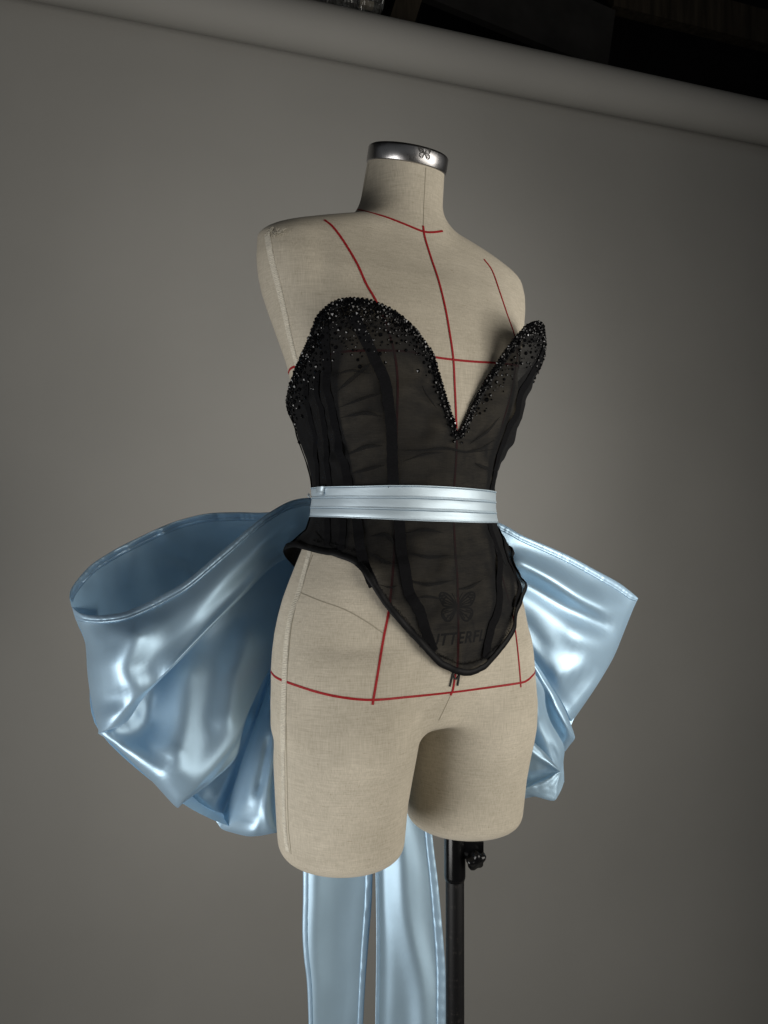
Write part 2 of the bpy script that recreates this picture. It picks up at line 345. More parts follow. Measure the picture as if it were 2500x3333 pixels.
def nets(fun, lo, hi, h):
    ax = [np.arange(l, m, h) for l, m in zip(lo, hi)]
    g = np.meshgrid(*ax, indexing='ij'); f = fun(*g)
    s = f < 0; nx, ny, nz = f.shape
    c = np.zeros((nx-1, ny-1, nz-1), int)
    offs = [(i, j, k) for i in (0, 1) for j in (0, 1) for k in (0, 1)]
    for i, j, k in offs: c += s[i:nx-1+i, j:ny-1+j, k:nz-1+k]
    act = (c > 0) & (c < 8); idx = np.full(act.shape, -1); ii = np.argwhere(act); idx[act] = np.arange(len(ii))
    P = np.zeros((len(ii), 3)); cnt = np.zeros(len(ii))
    val = {o: f[ii[:, 0]+o[0], ii[:, 1]+o[1], ii[:, 2]+o[2]] for o in offs}
    for a in offs:
        for k in range(3):
            if a[k] == 0:
                b = list(a); b[k] = 1; b = tuple(b); fa, fb = val[a], val[b]
                x = (fa < 0) != (fb < 0); t = np.where(x, fa/np.where(x, fa-fb, 1), 0)
                p = np.tile(np.array(a, float), (len(ii), 1)); p[:, k] += t
                P[x] += p[x]; cnt[x] += 1
    P = (P/cnt[:, None]+ii)*h+np.array(lo)
    faces = []
    for k in range(3):
        o1, o2 = [m for m in range(3) if m != k]
        sl0 = [slice(1, -1)]*3; sl0[k] = slice(0, -1); sl1 = [slice(1, -1)]*3; sl1[k] = slice(1, None)
        a, b = s[tuple(sl0)], s[tuple(sl1)]
        e = np.argwhere(a != b); inside = a[tuple(e.T)]
        base = e.copy(); base[:, o1] += 1; base[:, o2] += 1
        def q(d1, d2):
            t = base.copy(); t[:, o1] -= d1; t[:, o2] -= d2; return idx[tuple(t.T)]
        F4 = np.stack([q(1, 1), q(0, 1), q(0, 0), q(1, 0)], 1)
        flip = inside if k != 1 else ~inside
        F4[~flip] = F4[~flip][:, ::-1]; faces.append(F4)
    return P, np.vstack(faces)
def relax(P, Fc, n, lam=.5):
    E = np.vstack([Fc[:, [0, 1]], Fc[:, [1, 2]], Fc[:, [2, 3]], Fc[:, [3, 0]]])
    for _ in range(n):
        for l in (lam, -lam*1.04):
            S = np.zeros_like(P); c = np.zeros(len(P))
            np.add.at(S, E[:, 0], P[E[:, 1]]); np.add.at(c, E[:, 0], 1); np.add.at(S, E[:, 1], P[E[:, 0]]); np.add.at(c, E[:, 1], 1)
            P = P+l*(S/c[:, None]-P)
    return P
def toworld(P): return np.array([O[0], O[1], 0])+P[:, :1]*Ld+P[:, 1:2]*Fd+P[:, 2:3]*Zd
PX, PY = .0935, 1.02
form = thing("dress_form", "linen covered half body dress form with red style tapes on a black pole", "dress form", (PX, PY, FLOOR+.015))
bp, bf = nets(sd_body, (-.215, -.12, .645), (.215, .17, 1.53), .0036)
bp = relax(bp, bf, 4)
bw = toworld(bp)
mesh("body", bw, bf, M_LINEN, form)
BODY = BVHTree.FromPolygons([tuple(p) for p in bw], [tuple(map(int, f)) for f in bf])
def cast(px, py, bvh):
    d = (W(px, py, 1)-CAM).normalized(); h = bvh.ray_cast(CAM, d)
    if h[0] is None: return None
    n = h[1] if h[1].dot(d) < 0 else -h[1]
    return h[0], n
AXW = .02
def polar(phi, z, bvh):                 # outermost surface at an angle round the body axis (0 = centre front, + = its right side)
    dr = Vector(Ld*math.sin(phi)+Fd*math.cos(phi)); c = Vector(B(0, AXW, z)); o = c+dr*.5
    h = bvh.ray_cast(o, -dr, .5)
    if h[0] is None: return None
    n = h[1] if h[1].dot(dr) > 0 else -h[1]
    return h[0], n
def to_pz(p):
    q = np.array(p)-B(0, AXW, 0); return math.atan2(q.dot(Ld), q.dot(Fd)), q[2]
def strip_pn(PN, width, lift=.0008, base=-.0008):
    v = []; n = len(PN); f = []
    for i, (p, nn) in enumerate(PN):
        t = (PN[min(i+1, n-1)][0]-PN[max(i-1, 0)][0]).normalized(); s = nn.cross(t).normalized()*(width[i] if hasattr(width, '__len__') else width)/2
        v += [p-s+nn*base, p-s+nn*lift, p-s+nn*lift, p+nn*lift*1.15, p+s+nn*lift, p+s+nn*lift, p+s+nn*base]
    for i in range(n-1):
        for k in (0, 2, 3, 5): f.append((i*7+k, i*7+7+k, i*7+8+k, i*7+k+1))
    return v, f
def smooth_n(PN, k=2):
    out = []
    for i in range(len(PN)):
        a = PN[max(0, i-k):i+k+1]; nn = Vector((0, 0, 0))
        for _, m in a: nn += m
        out.append((PN[i][0], nn.normalized()))
    return out
def px_path(pts, bvh, step=7):
    C = catmull(pts, 20); s = np.r_[0, np.cumsum(np.linalg.norm(np.diff(C, axis=0), axis=1))]
    t = np.linspace(0, s[-1], max(3, int(s[-1]/step)))
    PN = [cast(np.interp(x, s, C[:, 0]), np.interp(x, s, C[:, 1]), bvh) for x in t]
    return smooth_n([p for p in PN if p])
def px_strip(name, pts, width, mat, parent, bvh=None, lift=.0004, ext=None):
    PN = px_path(pts, bvh or BODY)
    if ext: PN = PN+ext(PN)
    v, f = strip_pn(PN, width, lift); return mesh(name, v, f, mat, parent)
def wrap_back(PN):                      # carry a level tape on round the hidden side, back to its start
    a0, z0 = to_pz(PN[-1][0]); a1, z1 = to_pz(PN[0][0])
    if a0 > 0: a0 -= 2*math.pi
    a1 -= 2*math.pi
    out = [polar(a0+(a1-a0)*t, z0+(z1-z0)*t, BODY) for t in np.linspace(0, 1, 60)[1:]]
    return smooth_n([p for p in out if p])
T = .0026
px_strip("neck_tape", [(1143,678),(1192,688),(1258,707),(1318,730),(1376,753),(1410,756),(1441,752)], T, M_RED, form)
px_strip("centre_tape", [(1377,735),(1383,774),(1403,840),(1427,912),(1448,997),(1463,1081),(1475,1166),(1480,1260),(1484,1350),(1486,1424),(1484,1500),(1478,1577),(1476,1640),(1477,1707),(1482,1800),(1488,1881),(1491,2000),(1491,2100),(1489,2165),(1482,2195),(1474,2243),(1466,2263)], T, M_RED, form, lift=.0007)
px_strip("bust_tape", [(938,1218),(946,1200),(974,1188),(1040,1165),(1109,1146),(1200,1141),(1290,1142),(1350,1148),(1405,1161),(1477,1171),(1540,1177),(1609,1181),(1660,1186),(1690,1192)], T, M_RED, form, ext=wrap_back)
px_strip("hip_tape", [(884,2189),(898,2204),(934,2220),(1031,2252),(1121,2271),(1215,2278),(1332,2268),(1465,2254),(1573,2240),(1691,2223),(1718,2213),(1731,2201)], T, M_RED, form, ext=wrap_back)
px_strip("princess_tape", [(1056,716),(1083,738),(1119,786),(1162,858),(1192,924),(1225,982),(1262,1070),(1287,1167),(1294,1251),(1293,1324),(1290,1430),(1288,1560),(1288,1680),(1281,1839),(1266,1984),(1248,2080),(1230,2190),(1215,2279),(1213,2294)], T, M_RED, form, lift=.0006)
px_strip("princess_tape", [(1575,844),(1602,882),(1626,949),(1650,1021),(1674,1090),(1683,1150),(1679,1191),(1661,1288),(1634,1384),(1615,1480),(1604,1580),(1602,1680),(1612,1780),(1640,1900),(1669,2005),(1682,2092),(1691,2183),(1695,2237)], T*.85, M_RED, form, lift=.0006)
# cream twill tape and seam down the near side, thread lines of the other seams
px_strip("side_tape", [(869,757),(877,810),(889,865),(907,935),(926,1015),(942,1090),(957,1150),(966,1185),(976,1240),(987,1320)], .0085, M_TWILL, form, lift=.0004)
px_strip("side_tape", [(1008,1790),(1003,1815),(974,1924),(949,1996),(934,2080),(926,2213),(922,2346),(922,2544),(927,2687),(936,2770)], .0085, M_TWILL, form, lift=.0004)
for pts in ([(875,756),(890,830),(909,930),(930,1020),(949,1100),(968,1186),(985,1260)], [(1018,1806),(980,1912),(959,1990),(946,2062),(934,2213),(931,2346),(932,2372),(935,2544),(939,2687),(948,2780)],
            [(977,1929),(1040,1955),(1121,1984),(1190,2022),(1248,2062)], [(1386,545),(1383,600),(1380,660),(1378,735)], [(1201,530),(1193,580),(1182,630),(1166,672)],
            [(1466,2265),(1450,2300),(1428,2345)]):
    px_strip("seam", pts, .0009, M_SEAM, form, lift=.0003)
# twill ribs
PN = px_path([(1003,1815),(974,1924),(949,1996),(934,2080),(926,2213),(922,2346),(922,2544),(927,2687),(934,2760)], BODY, 5.5)
PN2 = px_path([(877,810),(889,865),(907,935),(926,1015),(942,1090),(957,1150),(966,1185)], BODY, 5.5)
v = []; f = []
for P_ in (PN, PN2):
    for i in range(1, len(P_)-1):
        p, n = P_[i]; t = (P_[i+1][0]-P_[i-1][0]).normalized(); s = n.cross(t).normalized()*.0036; t = t*.00045
        k = len(v); v += [p-s-t+n*.0005, p+s-t+n*.0005, p+s+t+n*.0005, p-s+t+n*.0005, p-s+n*.0012, p+s+n*.0012]
        f += [(k, k+1, k+5, k+4), (k+3, k+4, k+5, k+2)]
mesh("twill_rib", v, f, M_TWILL, form, kind='stuff')
# frayed threads at the shoulder tip
v = []; f = []
for k in range(70):
    t = random.random(); bx = 873+50*t+random.gauss(0, 4); by = 748+8*math.sin(t*3)+18*max(0, t-.6)+random.gauss(0, 3)
    h = cast(bx, by, BODY)
    if not h: continue
    p, n = h; d = Vector((random.gauss(0, 1), random.gauss(0, 1), random.gauss(0, 1)-.6)); d = (d-n*d.dot(n)*.7).normalized()
    a, b = tube([p, p+d*.003+n*.0012, p+d*.006+n*.001], .00022, 3)
    f += [tuple(i+len(v) for i in q) for q in b]; v += a
mesh("frayed_thread", v, f, M_TWILL, form, kind='stuff')

# neck cap
tl = math.radians(17.5); cz = Vector(Zd*math.cos(tl)+Fd*math.sin(tl)); cx = Vector(Ld); cy = cz.cross(cx)
cc = Vector(B(0, *CAPC)); R_ = .0512
pr = [(.043, -.001), (R_-.0012, -.0012), (R_, 0), (R_-.0002, .0165), (R_-.0008, .0180), (R_-.0024, .0193), (R_-.005, .0199)]
v, f = lathe(pr, 96, (cc, cx, cy, cz)); cap = mesh("neck_cap", v, f, M_STEEL, form)
v, f = lathe([(R_-.005, .0199), (R_-.012, .0209), (.02, .0213), (.0005, .0213)], 96, (cc, cx, cy, cz)); mesh("cap_top", v, f, M_TOP, cap)
CAPB = BVHTree.FromPolygons([tuple(p) for p in lathe(pr, 96, (cc, cx, cy, cz))[0]], lathe(pr, 96, (cc, cx, cy, cz))[1])
print("cap extremes", min(project(cc+cx*R_*math.cos(t)+cy*R_*math.sin(t)) for t in np.linspace(0, 6.28, 90)), max(project(cc+cx*R_*math.cos(t)+cy*R_*math.sin(t)) for t in np.linspace(0, 6.28, 90)))

# butterfly drawing: strokes in a unit box, right half, mirrored
BFLY = [([(.03,.05),(.25,.42),(.52,.72),(.82,.84),(.97,.74),(.98,.52),(.88,.28),(.74,.08),(.42,.02),(.06,-.02)], 1.0),
        ([(.05,-.04),(.42,-.05),(.74,-.12),(.86,-.30),(.82,-.58),(.62,-.80),(.40,-.80),(.24,-.58),(.12,-.28),(.04,-.12)], 1.0),
        ([(.06,.08),(.36,.38),(.60,.58),(.66,.66)], .7), ([(.08,.05),(.46,.28),(.80,.46),(.94,.50)], .6), ([(.08,.03),(.45,.16),(.82,.22)], .6),
        ([(.56,.62),(.74,.50),(.90,.56)], .9), ([(.66,.70),(.86,.66),(.95,.66)], 1.2), ([(.70,.36),(.86,.34)], .9), ([(.60,.24),(.80,.30)], .6),
        ([(.06,-.10),(.40,-.26),(.74,-.36)], .6), ([(.06,-.14),(.36,-.42),(.62,-.66)], .6), ([(.08,-.18),(.28,-.44),(.42,-.70)], .6),
        ([(.48,-.18),(.66,-.24),(.78,-.26)], .6), ([(.60,-.72),(.74,-.56),(.80,-.36)], 1.2), ([(.40,-.46),(.56,-.50)], .6),
        ([(.04,.10),(.12,.44),(.30,.80)], .5), ([(0,.14),(0,-.26)], 2.2)]
def drape_strokes(c, sx, sy, thick, bvh, rise=.0004, shear=0):   # c: pixel centre; strokes laid on the surface seen there
    v = []; f = []
    for pts, wgt in BFLY:
        for sg in (1, -1):
            if sg < 0 and abs(pts[0][0]) < .01 and abs(pts[-1][0]) < .01: continue
            P2 = [(c[0]+sg*x*sx, c[1]-y*sy+shear*sg*x*sx) for x, y in pts]
            PN = px_path(P2, bvh, 2.0)
            if len(PN) < 2: continue
            a, b = strip_pn(PN, thick*wgt, rise, 0.0); f += [tuple(i+len(v) for i in q) for q in b]; v += a
    return v, f
v, f = drape_strokes((1382, 499), 20, 21, .0008, CAPB, .0003, .22); mesh("butterfly_emblem", v, f, M_ENGR, cap)
v, f = drape_strokes((1488, 1975), 58, 56, .0022, BODY, .0003, -.02); mesh("butterfly_print", v, f, M_PRINT, form)
# lettering under the sheer front
def text_mesh(txt, size, shear, name):
    cu = bpy.data.curves.new(name, 'FONT'); cu.body = txt; cu.size = size; cu.align_x = 'CENTER'; cu.shear = shear; cu.space_character = 1.12; cu.resolution_u = 3; cu.offset = .0005
    to = bpy.data.objects.new(name, cu); COL.objects.link(to); bpy.context.view_layer.update()
    me = bpy.data.meshes.new_from_object(to.evaluated_get(bpy.context.evaluated_depsgraph_get()))
    bpy.data.objects.remove(to); vs = [tuple(q.co) for q in me.vertices]; fs = [tuple(p.vertices) for p in me.polygons]; bpy.data.meshes.remove(me)
    return vs, fs
vs, fs = text_mesh("BUTTERFLY", .0185, .25, "print_text")
v = []
cf = cast(1487, 2095, BODY)[0]; c0 = to_pz(cf)[1]
for x, y, _ in vs:
    o = Vector(B(-x, .4, c0+y)); h = BODY.ray_cast(o, Vector(-Fd)); v.append(h[0]+Vector(Fd)*.0004)
mesh("printed_lettering", v, fs, M_PRINT, form, smooth=False)
v = []; f = []
for pts in ([(1473,2188),(1468,2212),(1463,2233)], [(1495,2188),(1491,2212),(1488,2230)], [(1474,2196),(1481,2209),(1493,2198)]):
    a, b = strip_pn(px_path(pts, BODY, 3), .0016, .0018); f += [tuple(i+len(v) for i in q) for q in b]; v += a
mesh("printed_mark", v, f, M_PRINT, form)

# pole, socket and clamp knob
fr = ((PX, PY, 0), (1, 0, 0), (0, 1, 0), (0, 0, 1))
zt = .70
zs_ = ZC-(2856-1701)/FL*PY
v, f = lathe([(.0, FLOOR+.016), (.0122, FLOOR+.016), (.0122, zs_+.02)], 40, fr); mesh("pole", v, f, M_POLE, form)
v, f = lathe([(.0121, zs_+.003), (.0128, zs_), (.0137, zs_+.003), (.0141, zs_+.006), (.0141, zt)], 40, fr); sock = mesh("pole_socket", v, f, M_PLAST, form)
zk = ZC-(2768-1701)/FL*PY
v, f = boxv((PX+.022, PY, zk+.006), (.030, .016, .022)); mesh("clamp_arm", v, f, M_PLAST, sock, smooth=False)
kx = Vector((.42, -.80, -.42)).normalized(); ky = kx.cross(Vector((0, 0, 1))).normalized(); kz = kx.cross(ky)
kc = Vector((.1185, PY-.012, .6120)); v = []; nL = 40
for h, r in ((-.014, .0045), (-.006, .006), (-.004, .0105), (.001, .0125), (.006, .0120), (.0085, .0100), (.009, .0)):
    for i in range(nL):
        t = 2*math.pi*i/nL; rr = r*(1+.17*math.cos(5*t+.6)*(r > .008)); v.append(kc+kx*h+ky*rr*math.cos(t)+kz*rr*math.sin(t))
mesh("clamp_knob", v, grid_faces(7, nL, close_v=True), M_PLAST, sock)
# ------------------------------------------------------------------ corset
def sd_corset(u, w, z):
    d = sd_torso(u, w, z)
    for s in (-1, 1):
        d = smin(d, ell(u, w, z, (s*.074, .060, 1.205), (.050, .052, .062)), .028)
        t = np.clip(((u*s-.048)*.050+(w-.058)*.008+(z-1.13)*.145)/(.050**2+.008**2+.145**2), 0, 1)
        d = smin(d, np.sqrt((u*s-.048-.050*t)**2+(w-.058-.008*t)**2+(z-1.13-.145*t)**2)-(.043+.020*t), .018)
    return d
cp, cfc = nets(sd_corset, (-.215, -.12, .82), (.215, .17, 1.36), .0045)
cwv = toworld(relax(cp, cfc, 4))
FORM = BVHTree.FromPolygons([tuple(p) for p in cwv], [tuple(map(int, f)) for f in cfc])
TOPN = [(-1.8,1.150),(0,1.155),(2.8,1.1685),(6.2,1.185),(9.7,1.2015),(14,1.2215),(17.6,1.238),(23.5,1.2495),(30.1,1.2605),(35.2,1.268),(40.6,1.2747),(45.3,1.280),(49.8,1.2835),(55.1,1.285),(59.7,1.284),(64.1,1.278),(67.4,1.2715),(70.7,1.2595),(75.4,1.249),(81.7,1.2385),(87.1,1.2290),(93,1.218),(100,1.209),(108,1.202),(118,1.194),(128,1.188),(140,1.177),(155,1.161),(180,1.150)]
TOPF = [(1.8,1.150),(4,1.155),(6.7,1.162),(13.4,1.180),(19.6,1.198),(24.3,1.214),(30.3,1.2345),(35.1,1.255),(37.6,1.272),(41.7,1.2855),(48.7,1.294),(54,1.2955),(60,1.291),(66,1.280),(70,1.266),(74,1.252),(80,1.2385),(86.6,1.2285),(93,1.216),(100,1.208),(108,1.201),(118,1.194),(128,1.188),(140,1.177),(155,1.161),(180,1.150)]
HEMN = [(-1.8,.880),(4.8,.882),(15.3,.8905),(24.6,.9058),(33.4,.9255),(41.2,.944),(47.5,.962),(53,.981),(58.2,.9965),(62.3,1.0045),(66.4,1.008),(74.8,1.0127),(84.7,1.0152),(95,1.018),(103,1.018),(112,1.010),(122,.995),(135,.970),(155,.945),(180,.93)]
HEMF = [(1.8,.8795),(8.2,.8788),(19.1,.8825),(30.5,.8930),(39.5,.909),(47,.929),(54.7,.952),(58,.967),(62,.988),(66,1.004),(73,1.012),(80,1.014),(90,1.014),(103,1.016),(112,1.010),(122,.995),(135,.970),(155,.945),(180,.93)]
TOPD = (TOPN, TOPF); HEMD = (HEMN, HEMF)
def itp(T, phi):
    a = math.degrees(phi)
    if a > 180: a = 360-a; return float(np.interp(a, *zip(*T[1])))
    if a < -180: a = 360+a; return float(np.interp(a, *zip(*T[0])))
    return float(np.interp(a, *zip(*T[0]))) if a > -1.8 else float(np.interp(-a, *zip(*T[1])))
def sm(T, phi): return sum(itp(T, phi+math.radians(d))*k for d, k in ((-1.2, .25), (0, .5), (1.2, .25)))
BONES = {   # sampled on the near side as pixel paths, given as (angle, height)
}
def bell(x, c, w): return math.exp(-((x-c)/w)**2)
def cpos(phi, z, lift=0.0):             # point and normal on the worn fabric
    h = polar(phi, z, FORM)
    if h is None: return None
    p, n = h; a = abs(math.degrees(phi)); zt = sm(TOPD, phi); zb = sm(HEMD, phi)
    off = .0028
    off += (.016 if phi > 0 else .002)*bell(a, 126, 17)*bell(z, 1.195, .028)                        # the back top corner stands away
    off += .019*bell(a, 116, 15)*max(0, min(1, (1.040-z)/.03))*(z < 1.045)     # flared hem over the hip
    off += .004*bell(z-zb, 0, .012)*(a < 60)+(.007*bell(math.degrees(phi), -70, 12)*bell(z-zb, 0, .02))
    belt = max(0, min(1, (abs(z-1.0715)-.012)/.05))
    s = math.sin(phi)
    wr = noise.noise(Vector((phi*2.2, z*26, 1.3)))*.0040+noise.noise(Vector((phi*5+z*14, z*48, 7)))*.0024
    gat = noise.noise(Vector((phi*9, z*75, 4.0)))*.0040*max(bell(a, 78, 20), bell(a, 60, 10)*.6)   # gathers by the side bones
    dia = noise.noise(Vector((phi*3+z*22*(1 if phi > 0 else -1), z*9-phi*2, 9)))*.0045
    off += (wr+gat+dia)*belt*min(1, max(.15, (zt-z)/.05))
    off = max(off, .0018)
    return p+n*(off+lift), n
corset = thing("corset", "sheer black boned corset with beaded sweetheart neckline worn on the dress form", "corset", tuple(B(0, AXW, .93)))
NP, NZ = 420, 110
phis = [2*math.pi*i/NP-math.pi for i in range(NP)]
v = []; pz = []
for ph in phis:
    zt = sm(TOPD, ph); zb = sm(HEMD, ph)
    for j in range(NZ):
        z = zb+(zt-zb)*j/(NZ-1); q = cpos(ph, z)
        v.append(q[0]); pz.append((ph, z))
cf_ = grid_faces(NP, NZ, close_u=True)
mesh("sheer_panel", v, cf_, M_SHEER, corset)
CV = v
def c_path(pts, lift, step=.004):       # (angle deg, z) polyline on the fabric
    C = catmull(pts, 14); out = []
    for a, z in C:
        q = cpos(math.radians(a), z, lift)
        if q: out.append(q)
    return out
def px_to_pz(pts):
    r = []
    for p in catmull(pts, 4):
        h = cast(*p, FORM)
        if h: a, z = to_pz(h[0]); r.append((math.degrees(a), z))
    return r
bone_px = [([(1148,1022),(1168,1062),(1194,1113),(1224,1179),(1251,1239),(1263,1312),(1272,1384),(1275,1462),(1281,1577),(1290,1640),(1299,1701),(1305,1791),(1317,1863),(1332,1936),(1362,1990),(1380,2050),(1411,2147)], .0125),
           ([(1060,1060),(1064,1110),(1068,1179),(1080,1288),(1093,1372),(1115,1462),(1139,1577),(1153,1640),(1166,1695),(1178,1803),(1204,1884),(1226,1936)], .0115),
           ([(1001,1215),(1013,1312),(1031,1408),(1037,1492),(1043,1577),(1062,1640),(1072,1695),(1070,1760),(1062,1800)], .0085),
           ([(1037,1209),(1052,1330),(1067,1432),(1079,1577),(1110,1640),(1122,1700),(1118,1760),(1112,1806)], .0085)]
for pts, wd_ in bone_px:
    P_ = px_to_pz(pts)
    for sg in (1, -1):
        PN = smooth_n(c_path([(a*sg, z if sg > 0 else z+(sm(HEMD, -math.radians(a))-sm(HEMD, math.radians(a)))*max(0, min(1, (1.05-z)/.1))) for a, z in P_[::2]], .0006))
        PN = [q for q in PN if q[0].z > sm(HEMD, to_pz(q[0])[0])+.009]
        ww = [wd_*(1+.12*noise.noise(Vector((i*.12, wd_*900, sg)))) for i in range(len(PN))]
        a, b = strip_pn(PN, ww, .0004, .0001); mesh("boning_channel", a, b, M_BONE, corset)
for a0 in (112, -112, 140, -140, 176):
    PN = c_path([(a0, sm(TOPD, math.radians(a0))-.004), (a0, 1.10), (a0, 1.04), (a0, sm(HEMD, math.radians(a0))+.005)], .0006)
    a, b = strip_pn(PN, .009, .0012, .0002); mesh("boning_channel", a, b, M_BONE, corset)
# stitch lines along the channels' edges and the seam under the V
# a second layer of the sheer cloth: facing under the beaded edge and lining of the side panels
def layer(name, rng_, zf, zt_, lift):
    cols = []; n = 20
    for a in rng_:
        ph = math.radians(a); z0, z1 = zf(a, ph), zt_(a, ph)
        cols.append([cpos(ph, z0+(z1-z0)*k/(n-1), lift)[0] for k in range(n)])
    v = [q for c in cols for q in c]; return mesh(name, v, grid_faces(len(cols), n), M_SHEER, corset)
layer("neckline_facing", np.arange(-178, 178, 1.0), lambda a, p: sm(TOPD, p)-(.007+.020*bell(abs(a), 57, 22))*(1+.12*noise.noise(Vector((a*.15, 0, 0)))), lambda a, p: sm(TOPD, p), -.0010)
layer("side_lining", np.arange(70, 141, 1.0), lambda a, p: sm(HEMD, p), lambda a, p: sm(TOPD, p), -.0014)
layer("side_lining", np.arange(-141, -69, 1.0), lambda a, p: sm(HEMD, p), lambda a, p: sm(TOPD, p), -.0014)
# tucks where the loose cloth doubles over itself
def csrc(x, y): return 814+x/1.594, 879+y/1.594
TUCKS = [([(640,470),(560,540),(450,640)], .0075), ([(690,640),(600,660),(455,715)], .005), ([(685,760),(600,740),(470,765)], .006), ([(690,905),(600,915),(490,965)], .007), ([(700,1010),(620,1030),(520,1060)], .006),
         ([(770,930),(880,935),(1010,925),(1120,945),(1280,925)], .0045), ([(790,990),(900,955),(1000,945)], .004), ([(1290,760),(1220,840),(1130,905)], .005), ([(1260,880),(1190,925),(1120,940)], .004), ([(1160,1000),(1210,1025),(1290,1050)], .006), ([(880,600),(920,670),(960,720)], .003), ([(420,560),(520,520),(640,540)], .004),
         ([(800,1370),(900,1350),(1000,1366)], .005)]
def s3(x, y): return 850+x/1.659, 1550+y/1.659
TUCKS2 = [([(800,420),(900,440),(1010,430)], .006), ([(790,560),(900,585),(1040,560)], .006), ([(1180,560),(1120,600),(1060,610)], .005), ([(590,330),(680,320),(720,370)], .007), ([(600,420),(660,460),(720,480)], .007), ([(300,300),(330,350),(390,390)], .006), ([(1230,380),(1270,450),(1310,490)], .005), ([(640,590),(700,600),(740,590)], .003), ([(820,660),(900,650),(990,668)], .004)]
for fn, TT in ((csrc, TUCKS), (s3, TUCKS2)):
    for pts, w_ in TT:
        P_ = px_to_pz([fn(*p) for p in pts])
        if len(P_) < 3: continue
        PN = smooth_n(c_path(P_, .0004)[::3]); n = len(PN)
        ww = [w_*.62*(.05+math.sin(math.pi*i/(n-1))**1.2)*(1+.3*noise.noise(Vector((i*.2, w_*3000, pts[0][0])))) for i in range(n)]
        a, b = strip_pn(PN, ww, .0004, .0001); mesh("tuck", a, b, M_SHEER, corset)
# bias binding: hem all round and a narrow one along the neckline
def edge_ring(T, inset, half, lift, name, mat):
    PN = []
    K = 360
    pts = [cpos(2*math.pi*i/K-math.pi, sm(T, 2*math.pi*i/K-math.pi)) for i in range(K)]
    v = []
    for i in range(K):
        p, n = pts[i]; t = (pts[(i+1) % K][0]-pts[i-1][0]).normalized(); s = n.cross(t).normalized()
        if (s.z < 0): s = -s
        s = s*(1 if inset > 0 else -1)
        for k, (x, y) in enumerate(((0, -1.4), (.0, 1.2), (1.0, 1.4), (2.0, 1.0), (2.0, -.2))): v.append(p+s*(x*half-.0008)+n*(y*lift))
    return mesh(name, v, grid_faces(K, 5, close_u=True), mat, corset)
edge_ring(HEMD, 1, .0038, .0006, "hem_binding", M_BIND)
edge_ring(TOPD, -1, .0038, .0004, "neckline_binding", M_BIND)
# raw seam allowance inside the binding, seen as short ravelled fibres
v = []; f = []
for i in range(1100):
    ph = random.uniform(-1.25, 1.6); zb = sm(HEMD, ph)
    q = cpos(ph, zb+.0105+abs(random.gauss(0, .0012)), .0006)
    if not q: continue
    d = Vector((random.gauss(0, 1), random.gauss(0, 1), random.gauss(.3, 1))).normalized()
    a, b = tube([q[0], q[0]+d*.0016], .00022, 3); f += [tuple(k+len(v) for k in x) for x in b]; v += a
mesh("ravelled_edge", v, f, M_BIND, corset, kind='stuff')

# crystals
def ico(sub):
    import bmesh
    bm = bmesh.new(); bmesh.ops.create_icosphere(bm, subdivisions=sub, radius=1)
    vs = [tuple(q.co) for q in bm.verts]; fs = [tuple(q.index for q in p.verts) for p in bm.faces]; bm.free(); return vs, fs
IV, IF = ico(1); I2V, I2F = ico(2)
NECK = [cpos(math.radians(a), sm(TOPD, math.radians(a))) for a in np.arange(-180, 180, 1.0)]
beads = []; cells = {}
def try_bead(p, n, r, gap=1.75):
    key = tuple(int(math.floor(c/.004)) for c in p)
    for i in (-1, 0, 1):
        for j in (-1, 0, 1):
            for k in (-1, 0, 1):
                for b in cells.get((key[0]+i, key[1]+j, key[2]+k), ()):
                    if (b[0]-p).length < (b[2]+r)*gap/2: return False
    e = (p, n, r); cells.setdefault(key, []).append(e); beads.append(e); return True
arc = 0
for i in range(len(NECK)*8):              # a close row right on the edge
    t = i/8; a, b = NECK[int(t)], NECK[(int(t)+1) % len(NECK)]; f_ = t-int(t)
    p = a[0].lerp(b[0], f_); n = a[1]
    ang = abs(-180+t)
    if ang > 150: continue
    big = 1.0+.25*bell(ang, 57, 30)
    try_bead(p+n*(.0008+random.gauss(0, .0004))+Vector((0, 0, .0008)), n, random.uniform(.0019, .0026)*big, 1.5)
for i in range(60000):
    ang = random.uniform(-150, 150); aa = abs(ang)
    pk = max(bell(aa, 57, 19), .20*bell(aa, 100, 40))
    dens = random.random()
    dist = -math.log(max(1e-6, dens))*(.0030+.0068*pk) if random.random() < .985 else random.uniform(0, .020+.026*pk)
    if aa < 14: dist *= .55
    if dist > .075: continue
    # step away from the edge, square to it
    i0 = int((ang+180)) % 360; e0, e1 = NECK[i0], NECK[(i0+1) % 360]
    tz = (e1[0]-e0[0]); n = e0[1]; s = n.cross(tz).normalized()
    if s.z > 0: s = -s
    p = e0[0].lerp(e1[0], random.random())+s*dist
    a, z = to_pz(p)
    if z > sm(TOPD, a)-.0004: continue
    q = cpos(a, z, .0008)
    if not q: continue
    r = random.choice((.0010, .0012, .0014, .0016, .0018, .0021, .0024)) if dist < .016 else random.choice((.0008, .0010, .0013, .0016, .0020))
    try_bead(q[0], q[1], r*1.3, 1.5 if dist < .006+.012*pk else 2.6)
def bead_verts(p, n, r, vs):
    n = n.normalized(); a = n.orthogonal().normalized(); th = random.random()*6.28; b = n.cross(a); a, b = a*math.cos(th)+b*math.sin(th), b*math.cos(th)-a*math.sin(th)
    tilt = Vector((random.gauss(0, .35), random.gauss(0, .35), 1)).normalized()
    n2 = (a*tilt.x+b*tilt.y+n*tilt.z).normalized(); a2 = n2.orthogonal().normalized(); b2 = n2.cross(a2)
    return a2, b2, n2
